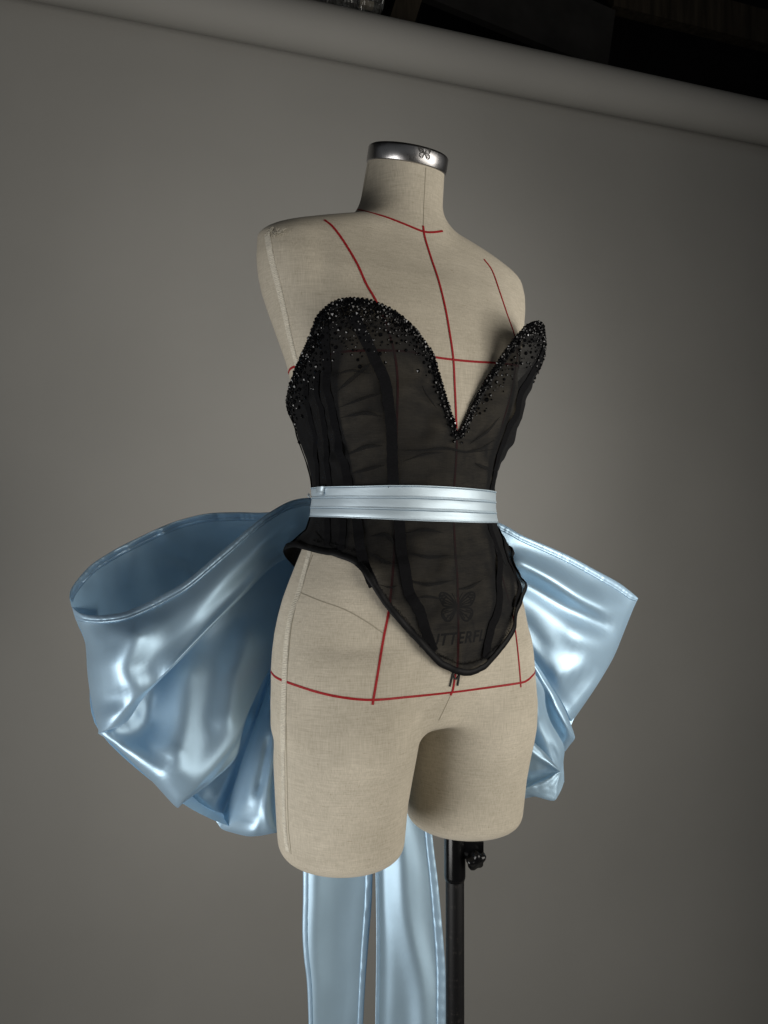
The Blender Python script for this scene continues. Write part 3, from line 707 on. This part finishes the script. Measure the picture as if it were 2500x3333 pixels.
def visible(p, n): return n.dot((CAM-p).normalized()) > .1 and FORM.ray_cast(CAM, (p-CAM).normalized(), (p-CAM).length-.012)[0] is None
seen = [b for b in beads if visible(b[0], b[1])]; seen.sort(key=lambda b: -b[2]/(b[0]-CAM).length)
single = set(map(id, seen[:300]))
from mathutils import Matrix
bm_ = bpy.data.meshes.new("bead"); bm_.from_pydata(IV, [], IF); bm_.materials.append(M_BEAD)
rl = Vector(root_loc(corset)); v = []; f = []
for b in beads:
    p, n, r = b; a2, b2, n2 = bead_verts(p, n, r, None)
    if id(b) in single:
        o = bpy.data.objects.new("bead", bm_); o.parent = corset; COL.objects.link(o)
        mt = Matrix((a2*r, b2*r, n2*r*.85)).transposed().to_4x4(); mt.translation = p-rl; o.matrix_local = mt
    else:
        k = len(v); v += [p+a2*(x*r)+b2*(y*r)+n2*(z*r*.85) for x, y, z in IV]; f += [tuple(k+i for i in q) for q in IF]
mesh("small_beads", v, f, M_BEAD, corset, smooth=False, kind='stuff')
print("beads", len(beads), "visible", len(seen))
# ------------------------------------------------------------------ satin sash: waistband, bow loops, tails
sash = thing("satin_sash", "pale blue satin sash tied round the corset waist with a huge bow behind", "sash", tuple(B(0, -.085, 1.06)))
BT = [(-180,1.0915),(-100,1.0890),(-48.7,1.0891),(-21.3,1.090),(7.5,1.0915),(29.7,1.0923),(48,1.0922),(64,1.0917),(84,1.0922),(105,1.0925),(180,1.0915)]
BB = [(-180,1.052),(-100,1.0500),(-25,1.0498),(-6,1.0505),(19,1.0515),(39.5,1.0529),(58,1.0546),(77,1.0561),(103,1.0572),(140,1.056),(180,1.052)]
def ita(T, a): return float(np.interp(a, [t[0] for t in T], [t[1] for t in T]))
K = 300
def belt_pt(a, f, lift):                # f: 0 bottom .. 1 top of the band
    zb, zt = ita(BB, a), ita(BT, a); z = zb+(zt-zb)*f
    h = polar(math.radians(a), z, FORM); p, n = h
    n = Vector((n.x, n.y, 0)).normalized()
    w_ = noise.noise(Vector((a*.05, f*9, 3)))*.0005+noise.noise(Vector((a*.03, f*22, 8)))*.0004
    return p+n*(lift-.0020+w_), n
BPROF = [(0.0,.0056),(.0,.0066),(.03,.0072),(.06,.0070),(.09,.0062),(.12,.0066),(.50,.0067),(.80,.0066),(.85,.0065),(.875,.0058),(.90,.0066),(.93,.0074),(.985,.0076),(1.0,.0066),(1.0,.0050)]
for k in range(3):
    v = []
    for i in range(K):
        a = 360*i/K-180
        for t, l in BPROF:
            f_ = (k+t)/3 if k < 2 or t <= 1 else 1.0
            v.append(belt_pt(a, min(1.0, f_), l if (k == 0 or t > .1) else max(l, .0066) if t > 0 else l)[0])
    pl = mesh("pleat", v, grid_faces(K, len(BPROF), close_u=True), M_BELT, sash)
    sv = []; sf = []
    for zz in [.875]+([.09] if k == 0 else []):
        for i in range(620):
            a = 360*i/620-180; d = .20
            q0, n0 = belt_pt(a-d, (k+zz)/3, .0066); q1, _ = belt_pt(a+d*.6, (k+zz)/3-.006, .0066)
            a_, b_ = tube([q0, q1], .00028, 4); sf += [tuple(x+len(sv) for x in q) for q in b_]; sv += a_
    mesh("stitching", sv, sf, M_THREADB, pl, kind='stuff')
# small lap seam near the side
v = []
for i, f_ in enumerate(np.linspace(.70, 1.0, 10)):
    for da, l in ((-.3, .0078), (0, .0100), (3.0, .0098), (6.5, .0092), (6.9, .0076)):
        v.append(belt_pt(88+da+1.0*math.sin(i*.4), f_, l)[0])
mesh("lap_seam", v, grid_faces(10, 5), M_BELT, sash)
v, f = tube([W(1009, 1612, .955), W(1003, 1606, .957), W(1002, 1613, .955), W(1008, 1619, .953)], .0009, 6); mesh("loop_end", v, f, M_BELT, sash)

def stroke_disp(px, py, strokes):
    d = 0
    for pts, amp, wid in strokes:
        best = 1e9
        for (x0, y0), (x1, y1) in zip(pts[:-1], pts[1:]):
            dx, dy = x1-x0, y1-y0; t = max(0, min(1, ((px-x0)*dx+(py-y0)*dy)/(dx*dx+dy*dy)))
            best = min(best, math.hypot(px-x0-t*dx, py-y0-t*dy))
        if best < 3.5*wid: d += amp*math.exp(-(best/wid)**2)
    return d
def fan(rays, nt=44, ns=6, strokes=(), roll=0.0, nz=(.0025, 90.0), seed=0, fold=(.0018, .55)):
    R = [resample(r, nt) for r in rays]
    if roll:
        for i, r in enumerate(R):
            e = r[-1]; dr = e-r[-4]; l = math.hypot(dr[0], dr[1]) or 1; ux, uy = dr[0]/l, dr[1]/l
            ext = np.array([[e[0]-ux*2, e[1]-uy*2, e[2]+roll*.12], [e[0]-ux*9, e[1]-uy*9, e[2]+roll*.3], [e[0]-ux*24, e[1]-uy*24, e[2]+roll*.6], [e[0]-ux*50, e[1]-uy*50, e[2]+roll]])
            R[i] = np.vstack([r, ext])
    A = np.array(R)                                          # ray, t, 3
    G = np.stack([catmull(A[:, j], ns) for j in range(A.shape[1])], 1)
    v = []; n = G.shape[1]
    for i in range(G.shape[0]):
        for j in range(n):
            px, py, d = G[i, j]
            e = min(1, j/nt*2.2)*(1 if j < nt else .3); edge = min(1, i/ns/1.2, (G.shape[0]-1-i)/ns/1.2)
            d -= edge*e*fold[0]*(noise.noise(Vector((i/ns*fold[1], j/nt*1.6, seed+20)))+.6*noise.noise(Vector((i/ns*fold[1]*2.4, j/nt*2.6, seed+30))))*(1-.6*(j/nt > .97))
            d2 = d-stroke_disp(px, py, strokes)+e*nz[0]*(noise.noise(Vector((px/nz[1], py/nz[1], seed)))+.5*noise.noise(Vector((px/nz[1]*2.3, py/nz[1]*2.3, seed+5))))
            v.append(W(px, py, d2)); G[i, j, 2] = d2
    return v, grid_faces(G.shape[0], n), G
def join(parts):
    v = []; f = []
    for a, b in parts: f += [tuple(x+len(v) for x in q) for q in b]; v += list(a)
    return v, f
# ---- the near (left in the picture) loop
S1_ = [([(432,2075),(405,2125),(385,2165),(400,2215),(435,2258),(410,2310),(336,2362)], .020, 62), 
       ([(280,2030),(330,2064),(365,2094)], -.004, 20), ([(325,2292),(385,2280)], -.010, 40), ([(640,1950),(760,1865),(860,1820)], .008, 80)]
K1 = (1190, 1650, 1.065)
front1 = [
 [K1,(1000,1623,1.03),(881,1668,.99),(731,1789,.94),(612,1889,.91),(536,1935,.898),(471,1968,.89),(406,1994,.886),(341,2004,.886),(290,2004,.892),(258,1995,.90),(235,1978,.915)],
 [(1190,1660,1.065),(1000,1645,1.03),(883,1690,.988),(737,1811,.937),(618,1911,.906),(540,1958,.893),(474,1990,.884),(408,2016,.879),(342,2026,.878),(295,2026,.884),(262,2022,.895),(247,2018,.915)],
 [(1190,1670,1.065),(1000,1680,1.03),(900,1735,.985),(760,1850,.932),(640,1960,.895),(500,2045,.868),(380,2080,.862),(310,2085,.872),(276,2085,.905)],
 [(1190,1680,1.065),(1000,1730,1.03),(885,1785,.985),(745,1920,.922),(605,2050,.877),(460,2150,.857),(350,2190,.866),(306,2195,.878),(285,2195,.908)],
 [(1190,1695,1.065),(1000,1765,1.03),(888,1812,.985),(765,1935,.922),(630,2075,.876),(490,2220,.858),(380,2285,.864),(325,2300,.88),(301,2302,.908)],
 [(1190,1705,1.065),(1000,1785,1.03),(891,1830,.985),(788,1935,.925),(672,2052,.882),(558,2172,.866),(445,2285,.866),(365,2360,.878),(319,2372,.905)],
 [(1190,1710,1.065),(1000,1792,1.035),(894,1838,.992),(797,1932,.936),(688,2040,.897),(580,2152,.882),(471,2262,.88),(411,2352,.884),(345,2378,.896),(319,2386,.906)],
 [(1190,1706,1.065),(1000,1780,1.05),(880,1822,1.02),(770,1915,.972),(655,2020,.935),(545,2130,.918),(440,2240,.908),(385,2335,.903),(335,2376,.905),(321,2387,.910)],
 [(1190,1715,1.065),(1000,1800,1.05),(895,1850,1.025),(790,1955,.978),(685,2070,.940),(580,2185,.918),(475,2300,.904),(410,2370,.897),(350,2386,.898),(323,2390,.909)],
 [(1190,1720,1.065),(1000,1830,1.05),(900,1920,1.015),(800,2060,.962),(700,2190,.923),(600,2310,.899),(510,2400,.885),(420,2440,.882),(375,2428,.896),(365,2420,.908)],
 [(1190,1730,1.065),(1000,1870,1.05),(920,2000,1.005),(830,2160,.952),(740,2320,.908),(650,2440,.882),(560,2515,.872),(500,2535,.888),(484,2532,.905)],
 [(1190,1740,1.065),(1000,1900,1.05),(930,2060,1.005),(850,2220,.950),(775,2370,.905),(690,2490,.881),(615,2580,.872),(580,2612,.885),(571,2625,.900)],
 [(1190,1743,1.065),(1000,1920,1.05),(936,2075,1.008),(872,2180,.968),(812,2310,.930),(770,2420,.905),(690,2530,.895),(610,2590,.892),(585,2616,.903)],
 [(1190,1745,1.065),(1000,1930,1.05),(940,2080,1.012),(884,2135,.988),(834,2250,.952),(791,2363,.926),(769,2464,.912),(700,2535,.908),(640,2582,.908),(600,2610,.912)],
 [(1190,1748,1.065),(1000,1935,1.055),(930,2080,1.035),(860,2150,1.01),(805,2260,.985),(755,2370,.965),(725,2465,.950),(680,2530,.942),(635,2575,.936),(612,2598,.934)]]
mid1 = [
 [(1190,1748,1.07),(1000,1935,1.065),(930,2090,1.06),(850,2170,1.045),(790,2290,1.025),(740,2400,1.0),(700,2480,.985),(650,2560,.972),(615,2580,.965)],
 [(1190,1750,1.07),(1000,1950,1.065),(940,2100,1.06),(880,2180,1.045),(830,2310,1.025),(780,2440,1.002),(735,2540,.984),(685,2620,.974),(664,2628,.976)],
 [(1190,1752,1.07),(1000,1955,1.065),(945,2105,1.06),(890,2190,1.045),(845,2320,1.028),(800,2460,1.008),(758,2570,.992),(720,2660,.980),(705,2675,.980)],
 [(1190,1755,1.07),(1000,1960,1.058),(950,2110,1.035),(892,2205,1.014),(842,2330,.998),(795,2460,.984),(755,2590,.974),(732,2670,.969),(722,2698,.971)],
 [(1190,1757,1.07),(1000,1970,1.056),(955,2120,1.03),(900,2220,1.002),(862,2350,.978),(822,2500,.958),(790,2620,.949),(765,2690,.952),(755,2710,.962)],
 [(1190,1758,1.07),(1005,1975,1.056),(960,2130,1.03),(912,2240,.998),(878,2400,.962),(848,2540,.938),(826,2650,.929),(812,2705,.932),(806,2722,.944)],
 [(1190,1759,1.07),(1010,1980,1.056),(968,2140,1.032),(922,2250,1.000),(892,2410,.960),(866,2550,.933),(856,2650,.924),(852,2700,.927),(850,2720,.938)],
 [(1190,1760,1.07),(1015,1990,1.056),(975,2150,1.034),(932,2260,1.006),(906,2420,.966),(886,2550,.940),(884,2630,.931),(890,2690,.931),(897,2711,.936)],
 [(1190,1760,1.07),(1020,2000,1.06),(985,2150,1.05),(950,2260,1.035),(925,2420,1.01),(912,2550,.985),(908,2630,.968),(914,2690,.960),(922,2711,.958)]]
S2_ = [([(345,2396),(430,2452),(510,2520),(572,2610)], .012, 24), ([(600,2190),(590,2290),(575,2400),(555,2500)], .016, 66), ([(470,2290),(500,2350)], -.012, 60), ([(522,2404),(545,2432)], .0035, 6), ([(556,2438),(582,2462)], .0035, 6), ([(820,2080),(770,2200),(740,2330)], .012, 60)]
S3_ = [([(835,2330),(812,2480),(800,2620)], .008, 22), ([(872,2420),(846,2560)], -.007, 14), ([(650,2600),(715,2680)], .006, 12), ([(800,2640),(850,2690)], -.006, 18)]
v1, f1, G1 = fan(front1, 46, 7, S1_+S2_, .055, (.0010, 120), 1)
v2, f2, G2 = fan(mid1, 46, 7, S3_, .05, (.0012, 100), 2)
back1 = [
 [(1190,1645,1.085),(1000,1640,1.10),(881,1669,1.10),(769,1670,1.09),(677,1674,1.075),(590,1694,1.06),(525,1718,1.045),(444,1756,1.02),(379,1789,.998),(303,1837,.97),(260,1881,.948),(233,1919,.930),(227,1946,.920),(232,1972,.915)],
 [(1190,1660,1.085),(1000,1665,1.105),(881,1692,1.105),(769,1694,1.097),(677,1698,1.082),(592,1718,1.067),(529,1742,1.052),(450,1780,1.027),(387,1812,1.004),(314,1858,.976),(272,1900,.952),(246,1936,.934),(236,1960,.924),(237,1985,.917)],
 [(1190,1690,1.085),(1000,1740,1.13),(880,1790,1.14),(770,1800,1.135),(680,1815,1.12),(600,1840,1.10),(530,1870,1.075),(455,1915,1.045),(390,1950,1.02),(330,1985,.99),(290,2010,.962),(262,2025,.935),(252,2030,.918)],
 [(1190,1710,1.085),(1000,1830,1.14),(880,1910,1.15),(770,1960,1.15),(680,2000,1.13),(600,2040,1.105),(520,2080,1.07),(440,2110,1.035),(370,2120,1.0),(310,2110,.96),(278,2095,.915)],
 [(1190,1730,1.085),(1000,1900,1.14),(900,2030,1.15),(780,2120,1.14),(660,2200,1.11),(550,2240,1.07),(450,2260,1.02),(350,2240,.97),(290,2200,.920)],
 [(1190,1740,1.085),(1000,1960,1.13),(900,2130,1.14),(780,2260,1.12),(660,2350,1.08),(540,2400,1.03),(430,2400,.98),(350,2395,.935),(326,2385,.915)],
 [(1190,1750,1.085),(1000,2000,1.12),(920,2200,1.12),(830,2380,1.09),(740,2490,1.05),(660,2550,1.01),(600,2590,.96),(580,2606,.925)],
 [(1190,1760,1.085),(1020,2050,1.11),(960,2250,1.10),(920,2420,1.08),(880,2560,1.05),(840,2640,1.02),(800,2680,.99),(780,2700,.97)],
 [(1190,1760,1.085),(1030,2060,1.10),(990,2250,1.09),(960,2420,1.07),(940,2560,1.04),(920,2640,1.02),(910,2690,1.0),(905,2705,.985)]]
SB_ = [([(540,1740),(580,1790),(640,1800)], .008, 20), ([(560,1860),(600,1850),(660,1930)], .010, 18), ([(290,1870),(300,1930)], .005, 10), ([(430,1800),(440,1900)], .006, 26)]
v3, f3, G3 = fan(back1, 46, 6, SB_, 0, (.004, 70), 3)
v, f = join([(v1, f1), (v2, f2), (v3, f3)])
loop1 = mesh("bow_loop", v, f, M_SATIN, sash)
# ---- the far loop (right in the picture)
K2 = (1215, 1650, 1.075)
right = [
 [K2,(1450,1640,1.10),(1625,1704,1.115),(1699,1744,1.125),(1774,1776,1.145),(1858,1814,1.175),(1948,1863,1.215),(2012,1898,1.25),(2060,1934,1.275),(2077,1948,1.285)],
 [(1215,1655,1.075),(1450,1655,1.10),(1628,1725,1.112),(1699,1763,1.122),(1772,1795,1.141),(1855,1834,1.170),(1944,1883,1.209),(2005,1918,1.243),(2052,1950,1.268),(2073,1956,1.284)],
 [(1215,1665,1.075),(1450,1700,1.10),(1640,1790,1.11),(1720,1830,1.118),(1800,1868,1.135),(1880,1905,1.162),(1960,1948,1.20),(2020,1982,1.235),(2058,1990,1.278)],
 [(1215,1675,1.075),(1450,1740,1.10),(1640,1850,1.112),(1730,1900,1.122),(1810,1945,1.138),(1890,1990,1.163),(1960,2035,1.198),(2005,2065,1.23),(2030,2060,1.268)],
 [(1215,1685,1.075),(1450,1790,1.10),(1640,1910,1.114),(1735,1975,1.124),(1815,2030,1.138),(1885,2085,1.160),(1940,2130,1.19),(1975,2155,1.22),(1997,2140,1.255)],
 [(1215,1695,1.075),(1450,1830,1.10),(1640,1960,1.116),(1735,2045,1.127),(1810,2115,1.140),(1870,2175,1.160),(1915,2220,1.185),(1940,2238,1.21),(1948,2224,1.240)],
 [(1215,1700,1.075),(1450,1860,1.10),(1645,2000,1.118),(1735,2095,1.130),(1795,2170,1.142),(1845,2235,1.158),(1880,2280,1.18),(1894,2306,1.20),(1897,2300,1.226)],
 [(1215,1705,1.075),(1450,1880,1.10),(1645,2030,1.122),(1725,2120,1.138),(1775,2200,1.148),(1815,2262,1.160),(1842,2308,1.172),(1857,2345,1.19),(1862,2350,1.212)]]
SR_ = [([(1690,1835),(1780,1880),(1880,1945),(1962,1985)], .022, 34), ([(1700,1790),(1800,1830),(1920,1900)], -.006, 26), ([(1700,1890),(1830,1970),(1960,2035)], -.014, 34), ([(1880,2070),(1945,2090)], .012, 45), ([(1820,2190),(1900,2165)], .008, 28),
       ([(1835,2290),(1880,2238),(1935,2180)], -.010, 24), ([(1700,2020),(1760,2100)], -.006, 30)]
r1 = fan(right, 44, 7, SR_, .05, (.0012, 110), 4)
mid2 = [
 [(1600,1900,1.10),(1700,2060,1.10),(1734,2139,1.105),(1766,2189,1.112),(1796,2237,1.120),(1822,2278,1.128),(1842,2316,1.138),(1857,2354,1.150)],
 [(1590,1900,1.095),(1695,2065,1.092),(1728,2145,1.096),(1760,2200,1.102),(1790,2250,1.110),(1818,2296,1.118),(1845,2345,1.128),(1868,2385,1.150)],
 [(1590,1920,1.095),(1690,2090,1.095),(1722,2165,1.10),(1752,2225,1.106),(1785,2285,1.112),(1815,2340,1.120),(1848,2385,1.132),(1871,2404,1.155)],
 [(1590,1940,1.095),(1690,2120,1.10),(1722,2200,1.106),(1752,2265,1.116),(1785,2330,1.128),(1818,2385,1.140),(1845,2415,1.15),(1856,2424,1.165)],
 [(1590,1960,1.095),(1690,2150,1.105),(1720,2230,1.115),(1750,2300,1.130),(1785,2370,1.146),(1815,2415,1.158),(1832,2438,1.166),(1840,2446,1.172)]]
r2 = fan(mid2, 40, 7, [([(1770,2260),(1800,2330),(1830,2380)], -.008, 16), ([(1800,2290),(1845,2370)], .006, 14)], .03, (.001, 80), 5)
low2 = [
 [(1600,1980,1.085),(1700,2130,1.085),(1752,2210,1.086),(1772,2250,1.090),(1776,2295,1.092),(1791,2346,1.098),(1817,2392,1.106),(1834,2422,1.114),(1838,2447,1.122),(1834,2480,1.128),(1836,2520,1.130),(1837,2545,1.132)],
 [(1590,1990,1.08),(1680,2150,1.074),(1730,2225,1.072),(1756,2275,1.072),(1766,2320,1.076),(1784,2372,1.084),(1808,2420,1.092),(1822,2452,1.102),(1826,2485,1.112),(1824,2520,1.118),(1830,2555,1.122)],
 [(1590,2000,1.075),(1670,2170,1.062),(1710,2250,1.056),(1738,2310,1.060),(1752,2360,1.068),(1772,2405,1.078),(1796,2452,1.088),(1810,2490,1.098),(1818,2525,1.106),(1822,2568,1.112)],
 [(1590,2010,1.075),(1660,2200,1.056),(1695,2280,1.058),(1715,2340,1.068),(1735,2390,1.078),(1755,2430,1.086),(1780,2470,1.094),(1800,2500,1.10),(1812,2540,1.106),(1815,2580,1.112)],
 [(1590,2030,1.075),(1650,2230,1.062),(1680,2320,1.072),(1700,2370,1.084),(1718,2410,1.092),(1740,2445,1.099),(1765,2485,1.106),(1790,2520,1.112),(1800,2560,1.118),(1806,2592,1.122)]]
r3 = fan(low2, 40, 7, [([(1740,2250),(1752,2320)], .010, 14), ([(1800,2440),(1822,2500)], -.006, 10)], .03, (.001, 80), 6)
flap = [
 [(1640,2330,1.06),(1690,2372,1.055),(1728,2407,1.052),(1766,2442,1.052),(1796,2475,1.055),(1814,2496,1.058),(1823,2510,1.064)],
 [(1640,2338,1.058),(1690,2382,1.050),(1726,2418,1.046),(1762,2453,1.046),(1792,2482,1.050),(1812,2500,1.056),(1823,2511,1.064)],
 [(1640,2390,1.058),(1690,2430,1.049),(1722,2455,1.046),(1756,2475,1.047),(1786,2490,1.051),(1808,2503,1.056),(1823,2512,1.064)],
 [(1640,2470,1.062),(1690,2502,1.056),(1722,2507,1.053),(1756,2506,1.053),(1785,2500,1.055),(1807,2503,1.058),(1823,2512,1.064)],
 [(1640,2500,1.068),(1690,2520,1.066),(1720,2525,1.066),(1754,2520,1.066),(1785,2514,1.065),(1807,2509,1.064),(1823,2512,1.064)],
 [(1640,2580,1.075),(1690,2570,1.072),(1716,2557,1.070),(1752,2538,1.068),(1785,2524,1.066),(1807,2515,1.065),(1823,2513,1.064)],
 [(1640,2590,1.060),(1690,2575,1.057),(1714,2563,1.055),(1750,2548,1.056),(1784,2534,1.058),(1807,2520,1.061),(1823,2514,1.064)],
 [(1640,2600,1.062),(1690,2590,1.058),(1714,2577,1.055),(1748,2574,1.055),(1780,2562,1.057),(1806,2538,1.060),(1823,2515,1.064)],
 [(1640,2606,1.068),(1690,2596,1.064),(1722,2588,1.061),(1752,2594,1.060),(1782,2596,1.060),(1806,2560,1.062),(1823,2518,1.064)],
 [(1640,2610,1.076),(1690,2600,1.072),(1731,2590,1.068),(1766,2598,1.065),(1801,2605,1.063),(1812,2565,1.063),(1823,2522,1.065)],
 [(1690,2602,1.08),(1735,2592,1.075),(1770,2598,1.072),(1803,2606,1.066),(1812,2590,1.066),(1820,2560,1.068),(1828,2525,1.072)],
 [(1700,2602,1.09),(1740,2593,1.085),(1775,2598,1.08),(1804,2606,1.068),(1818,2588,1.070),(1828,2568,1.074),(1836,2545,1.080)]]
r4 = fan(flap, 36, 6, [([(1690,2410),(1750,2462),(1815,2505)], .004, 10)], 0, (.0015, 40), 7)
v, f = join([(r1[0], r1[1]), (r2[0], r2[1]), (r3[0], r3[1]), (r4[0], r4[1])])
back2 = [[(1215,1655,1.09),(1450,1650,1.14),(1630,1710,1.17),(1774,1780,1.21),(1948,1867,1.25),(2074,1950,1.287)],
         [(1215,1690,1.09),(1450,1800,1.15),(1640,1900,1.19),(1774,1980,1.23),(1900,2040,1.26),(2010,2055,1.275)],
         [(1215,1710,1.09),(1450,1880,1.14),(1640,2030,1.18),(1740,2130,1.21),(1820,2200,1.225),(1925,2225,1.24)],
         [(1215,1720,1.09),(1450,1960,1.12),(1620,2160,1.15),(1720,2280,1.17),(1790,2360,1.185),(1852,2380,1.20)],
         [(1215,1730,1.09),(1450,2040,1.10),(1600,2280,1.12),(1680,2430,1.13),(1760,2500,1.14),(1820,2540,1.14)]]
r5 = fan(back2, 40, 6, (), 0, (.003, 80), 8); v, f = join([(v, f), (r5[0], r5[1])])
loop2 = mesh("bow_loop", v, f, M_SATIN, sash)
# ---- hems: a turned edge proud of the cloth, slightly puckered, with its stitching
def hem(G, rows, j0, j1, parent, n_st, face=-1, width=1.0):
    """G: fan grid (ray, t, 3); the hem lies between ray index 0 and rows."""
    v = []; sv = []; sf = []
    C = G[:rows+1, j0:j1]
    P0 = [C[0, j] for j in range(C.shape[1])]; P1 = [C[-1, j] for j in range(C.shape[1])]
    P0 = resample(P0, 260); P1 = resample(P1, 260)
    for i in range(260):
        pk = noise.noise(Vector((i*.28, 2, n_st)))
        for k, (t, l) in enumerate(((-.10, .001), (-.12, -.0006), (-.05, -.0022), (.25, -.0018-.0007*pk), (.55, -.0020-.0012*pk), (.62, -.0008), (.70, -.0016-.0008*pk), (.95, -.0018-.0010*pk), (1.02, -.0002))):
            q = P0[i]+(P1[i]-P0[i])*t*width; v.append(W(q[0], q[1], q[2]+l))
    h = mesh("hem", v, grid_faces(260, 9), M_SATIN, parent)
    for i in range(0, 258):
        for t in (.60, 1.03):
            q = P0[i]+(P1[i]-P0[i])*t*width; r = P0[i]*.35+P0[i+1]*.65+(P1[i]-P0[i])*t*width
            a, b = tube([W(q[0], q[1], q[2]-.0011), W(r[0], r[1], r[2]-.0011)], .00022, 3); sf += [tuple(x+len(sv) for x in q_) for q_ in b]; sv += a
    mesh("stitching", sv, sf, M_THREADB, h, kind='stuff')
hem(G1, 7, 5, 46, loop1, 1); hem(G3, 6, 8, 45, loop1, 2); hem(r1[2], 7, 10, 44, loop2, 3)
# knot behind the waist
v = []; kc_ = Vector(B(0, -.098, 1.068))
for i in range(24):
    for j in range(14):
        a = math.pi*2*i/24; b = -math.pi/2+math.pi*j/13; rr = 1+.10*math.sin(4*a+1)*math.cos(b)
        v.append(kc_+Vector(Ld)*(.036*math.cos(a)*math.cos(b)*rr)+Vector(Zd)*(.034*math.sin(b))+Vector(Fd)*(.022*math.sin(a)*math.cos(b)*rr))
mesh("knot", v, grid_faces(24, 14, close_u=True), M_SATIN, sash)
# ---- tails
def tail(L_, R_2, d0, prof, seed, hemside):
    """edges as pixel paths from the knot down; prof(s, y) gives the ripple in metres"""
    nS, nT = 46, 110; A = resample([(x, y, 0) for x, y in L_], nT); C = resample([(x, y, 0) for x, y in R_2], nT); v = []
    ys = np.linspace(L_[0][1], L_[-1][1], nT)
    for i in range(nT):
        y = ys[i]; xl = np.interp(y, A[:, 1], A[:, 0]); xr = np.interp(y, C[:, 1], C[:, 0])
        for j in range(nS):
            s = j/(nS-1); px = xl+(xr-xl)*s
            d = d0-prof(s, y)+.0012*noise.noise(Vector((s*3, y/200, seed)))
            v.append(W(px, y, d))
    o = mesh("bow_tail", v, grid_faces(nT, nS), M_SATIN, sash)
    for s0, s1 in hemside:
        v = []
        for i in range(nT*2-1):
            y = ys[0]+(ys[-1]-ys[0])*i/(nT*2-2); xl = np.interp(y, A[:, 1], A[:, 0]); xr = np.interp(y, C[:, 1], C[:, 0])
            for t, l in ((-.06, .0008), (-.06, -.0012), (.2, -.0020), (.75, -.0020), (.95, -.0012), (1.0, .0004)):
                s = s0+(s1-s0)*t; pk = math.sin(y*.16+s*60)*.5+noise.noise(Vector((y*.03, 1, seed)))
                d = d0-prof(min(1, max(0, s)), y)+.0012*noise.noise(Vector((s*3, y/200, seed)))+l-(.0011*pk if 0 < t < .9 and s0 > .5 else .0002*pk)
                v.append(W(xl+(xr-xl)*s, y, d))
        mesh("hem", v, grid_faces(nT*2-1, 6), M_SATIN, o)
def g(s, c, w): return math.exp(-((s-c)/w)**2)
def profA(s, y):
    t = (y-2800)/530
    return .008*g(s, .20-.03*t, .16)*(1-.4*max(0, t))-.003*g(s, .62-.08*t, .25)-.010*s
def profB(s, y):
    t = (y-2700)/633
    return -.012*s+.011*g(s, .38+.30*t+.04*math.sin(y*.012), .19)-.005*g(s, .10, .12)+.006*g(s, .95, .10)*max(0, t-.2)
tail([(1120,1690),(1060,2050),(1010,2450),(990,2750),(987,2821),(987,2916),(985,3030),(990,3116),(1000,3202),(1005,3333),(1006,3460)],
     [(1200,1690),(1205,2050),(1212,2450),(1213,2750),(1212,2836),(1208,2944),(1199,3059),(1188,3202),(1181,3333),(1176,3460)], 1.085, profA, 11, ((0, .07), (1, .90)))
tail([(1205,1690),(1215,2050),(1222,2450),(1224,2750),(1223,2836),(1224,2916),(1225,3002),(1225,3116),(1224,3202),(1222,3333),(1222,3460)],
     [(1280,1690),(1330,2050),(1378,2450),(1404,2700),(1413,2780),(1423,2859),(1434,2973),(1446,3116),(1449,3200),(1449,3333),(1450,3460)], 1.075, profB, 12, ((0, .05), (1, .88)))
#@@END
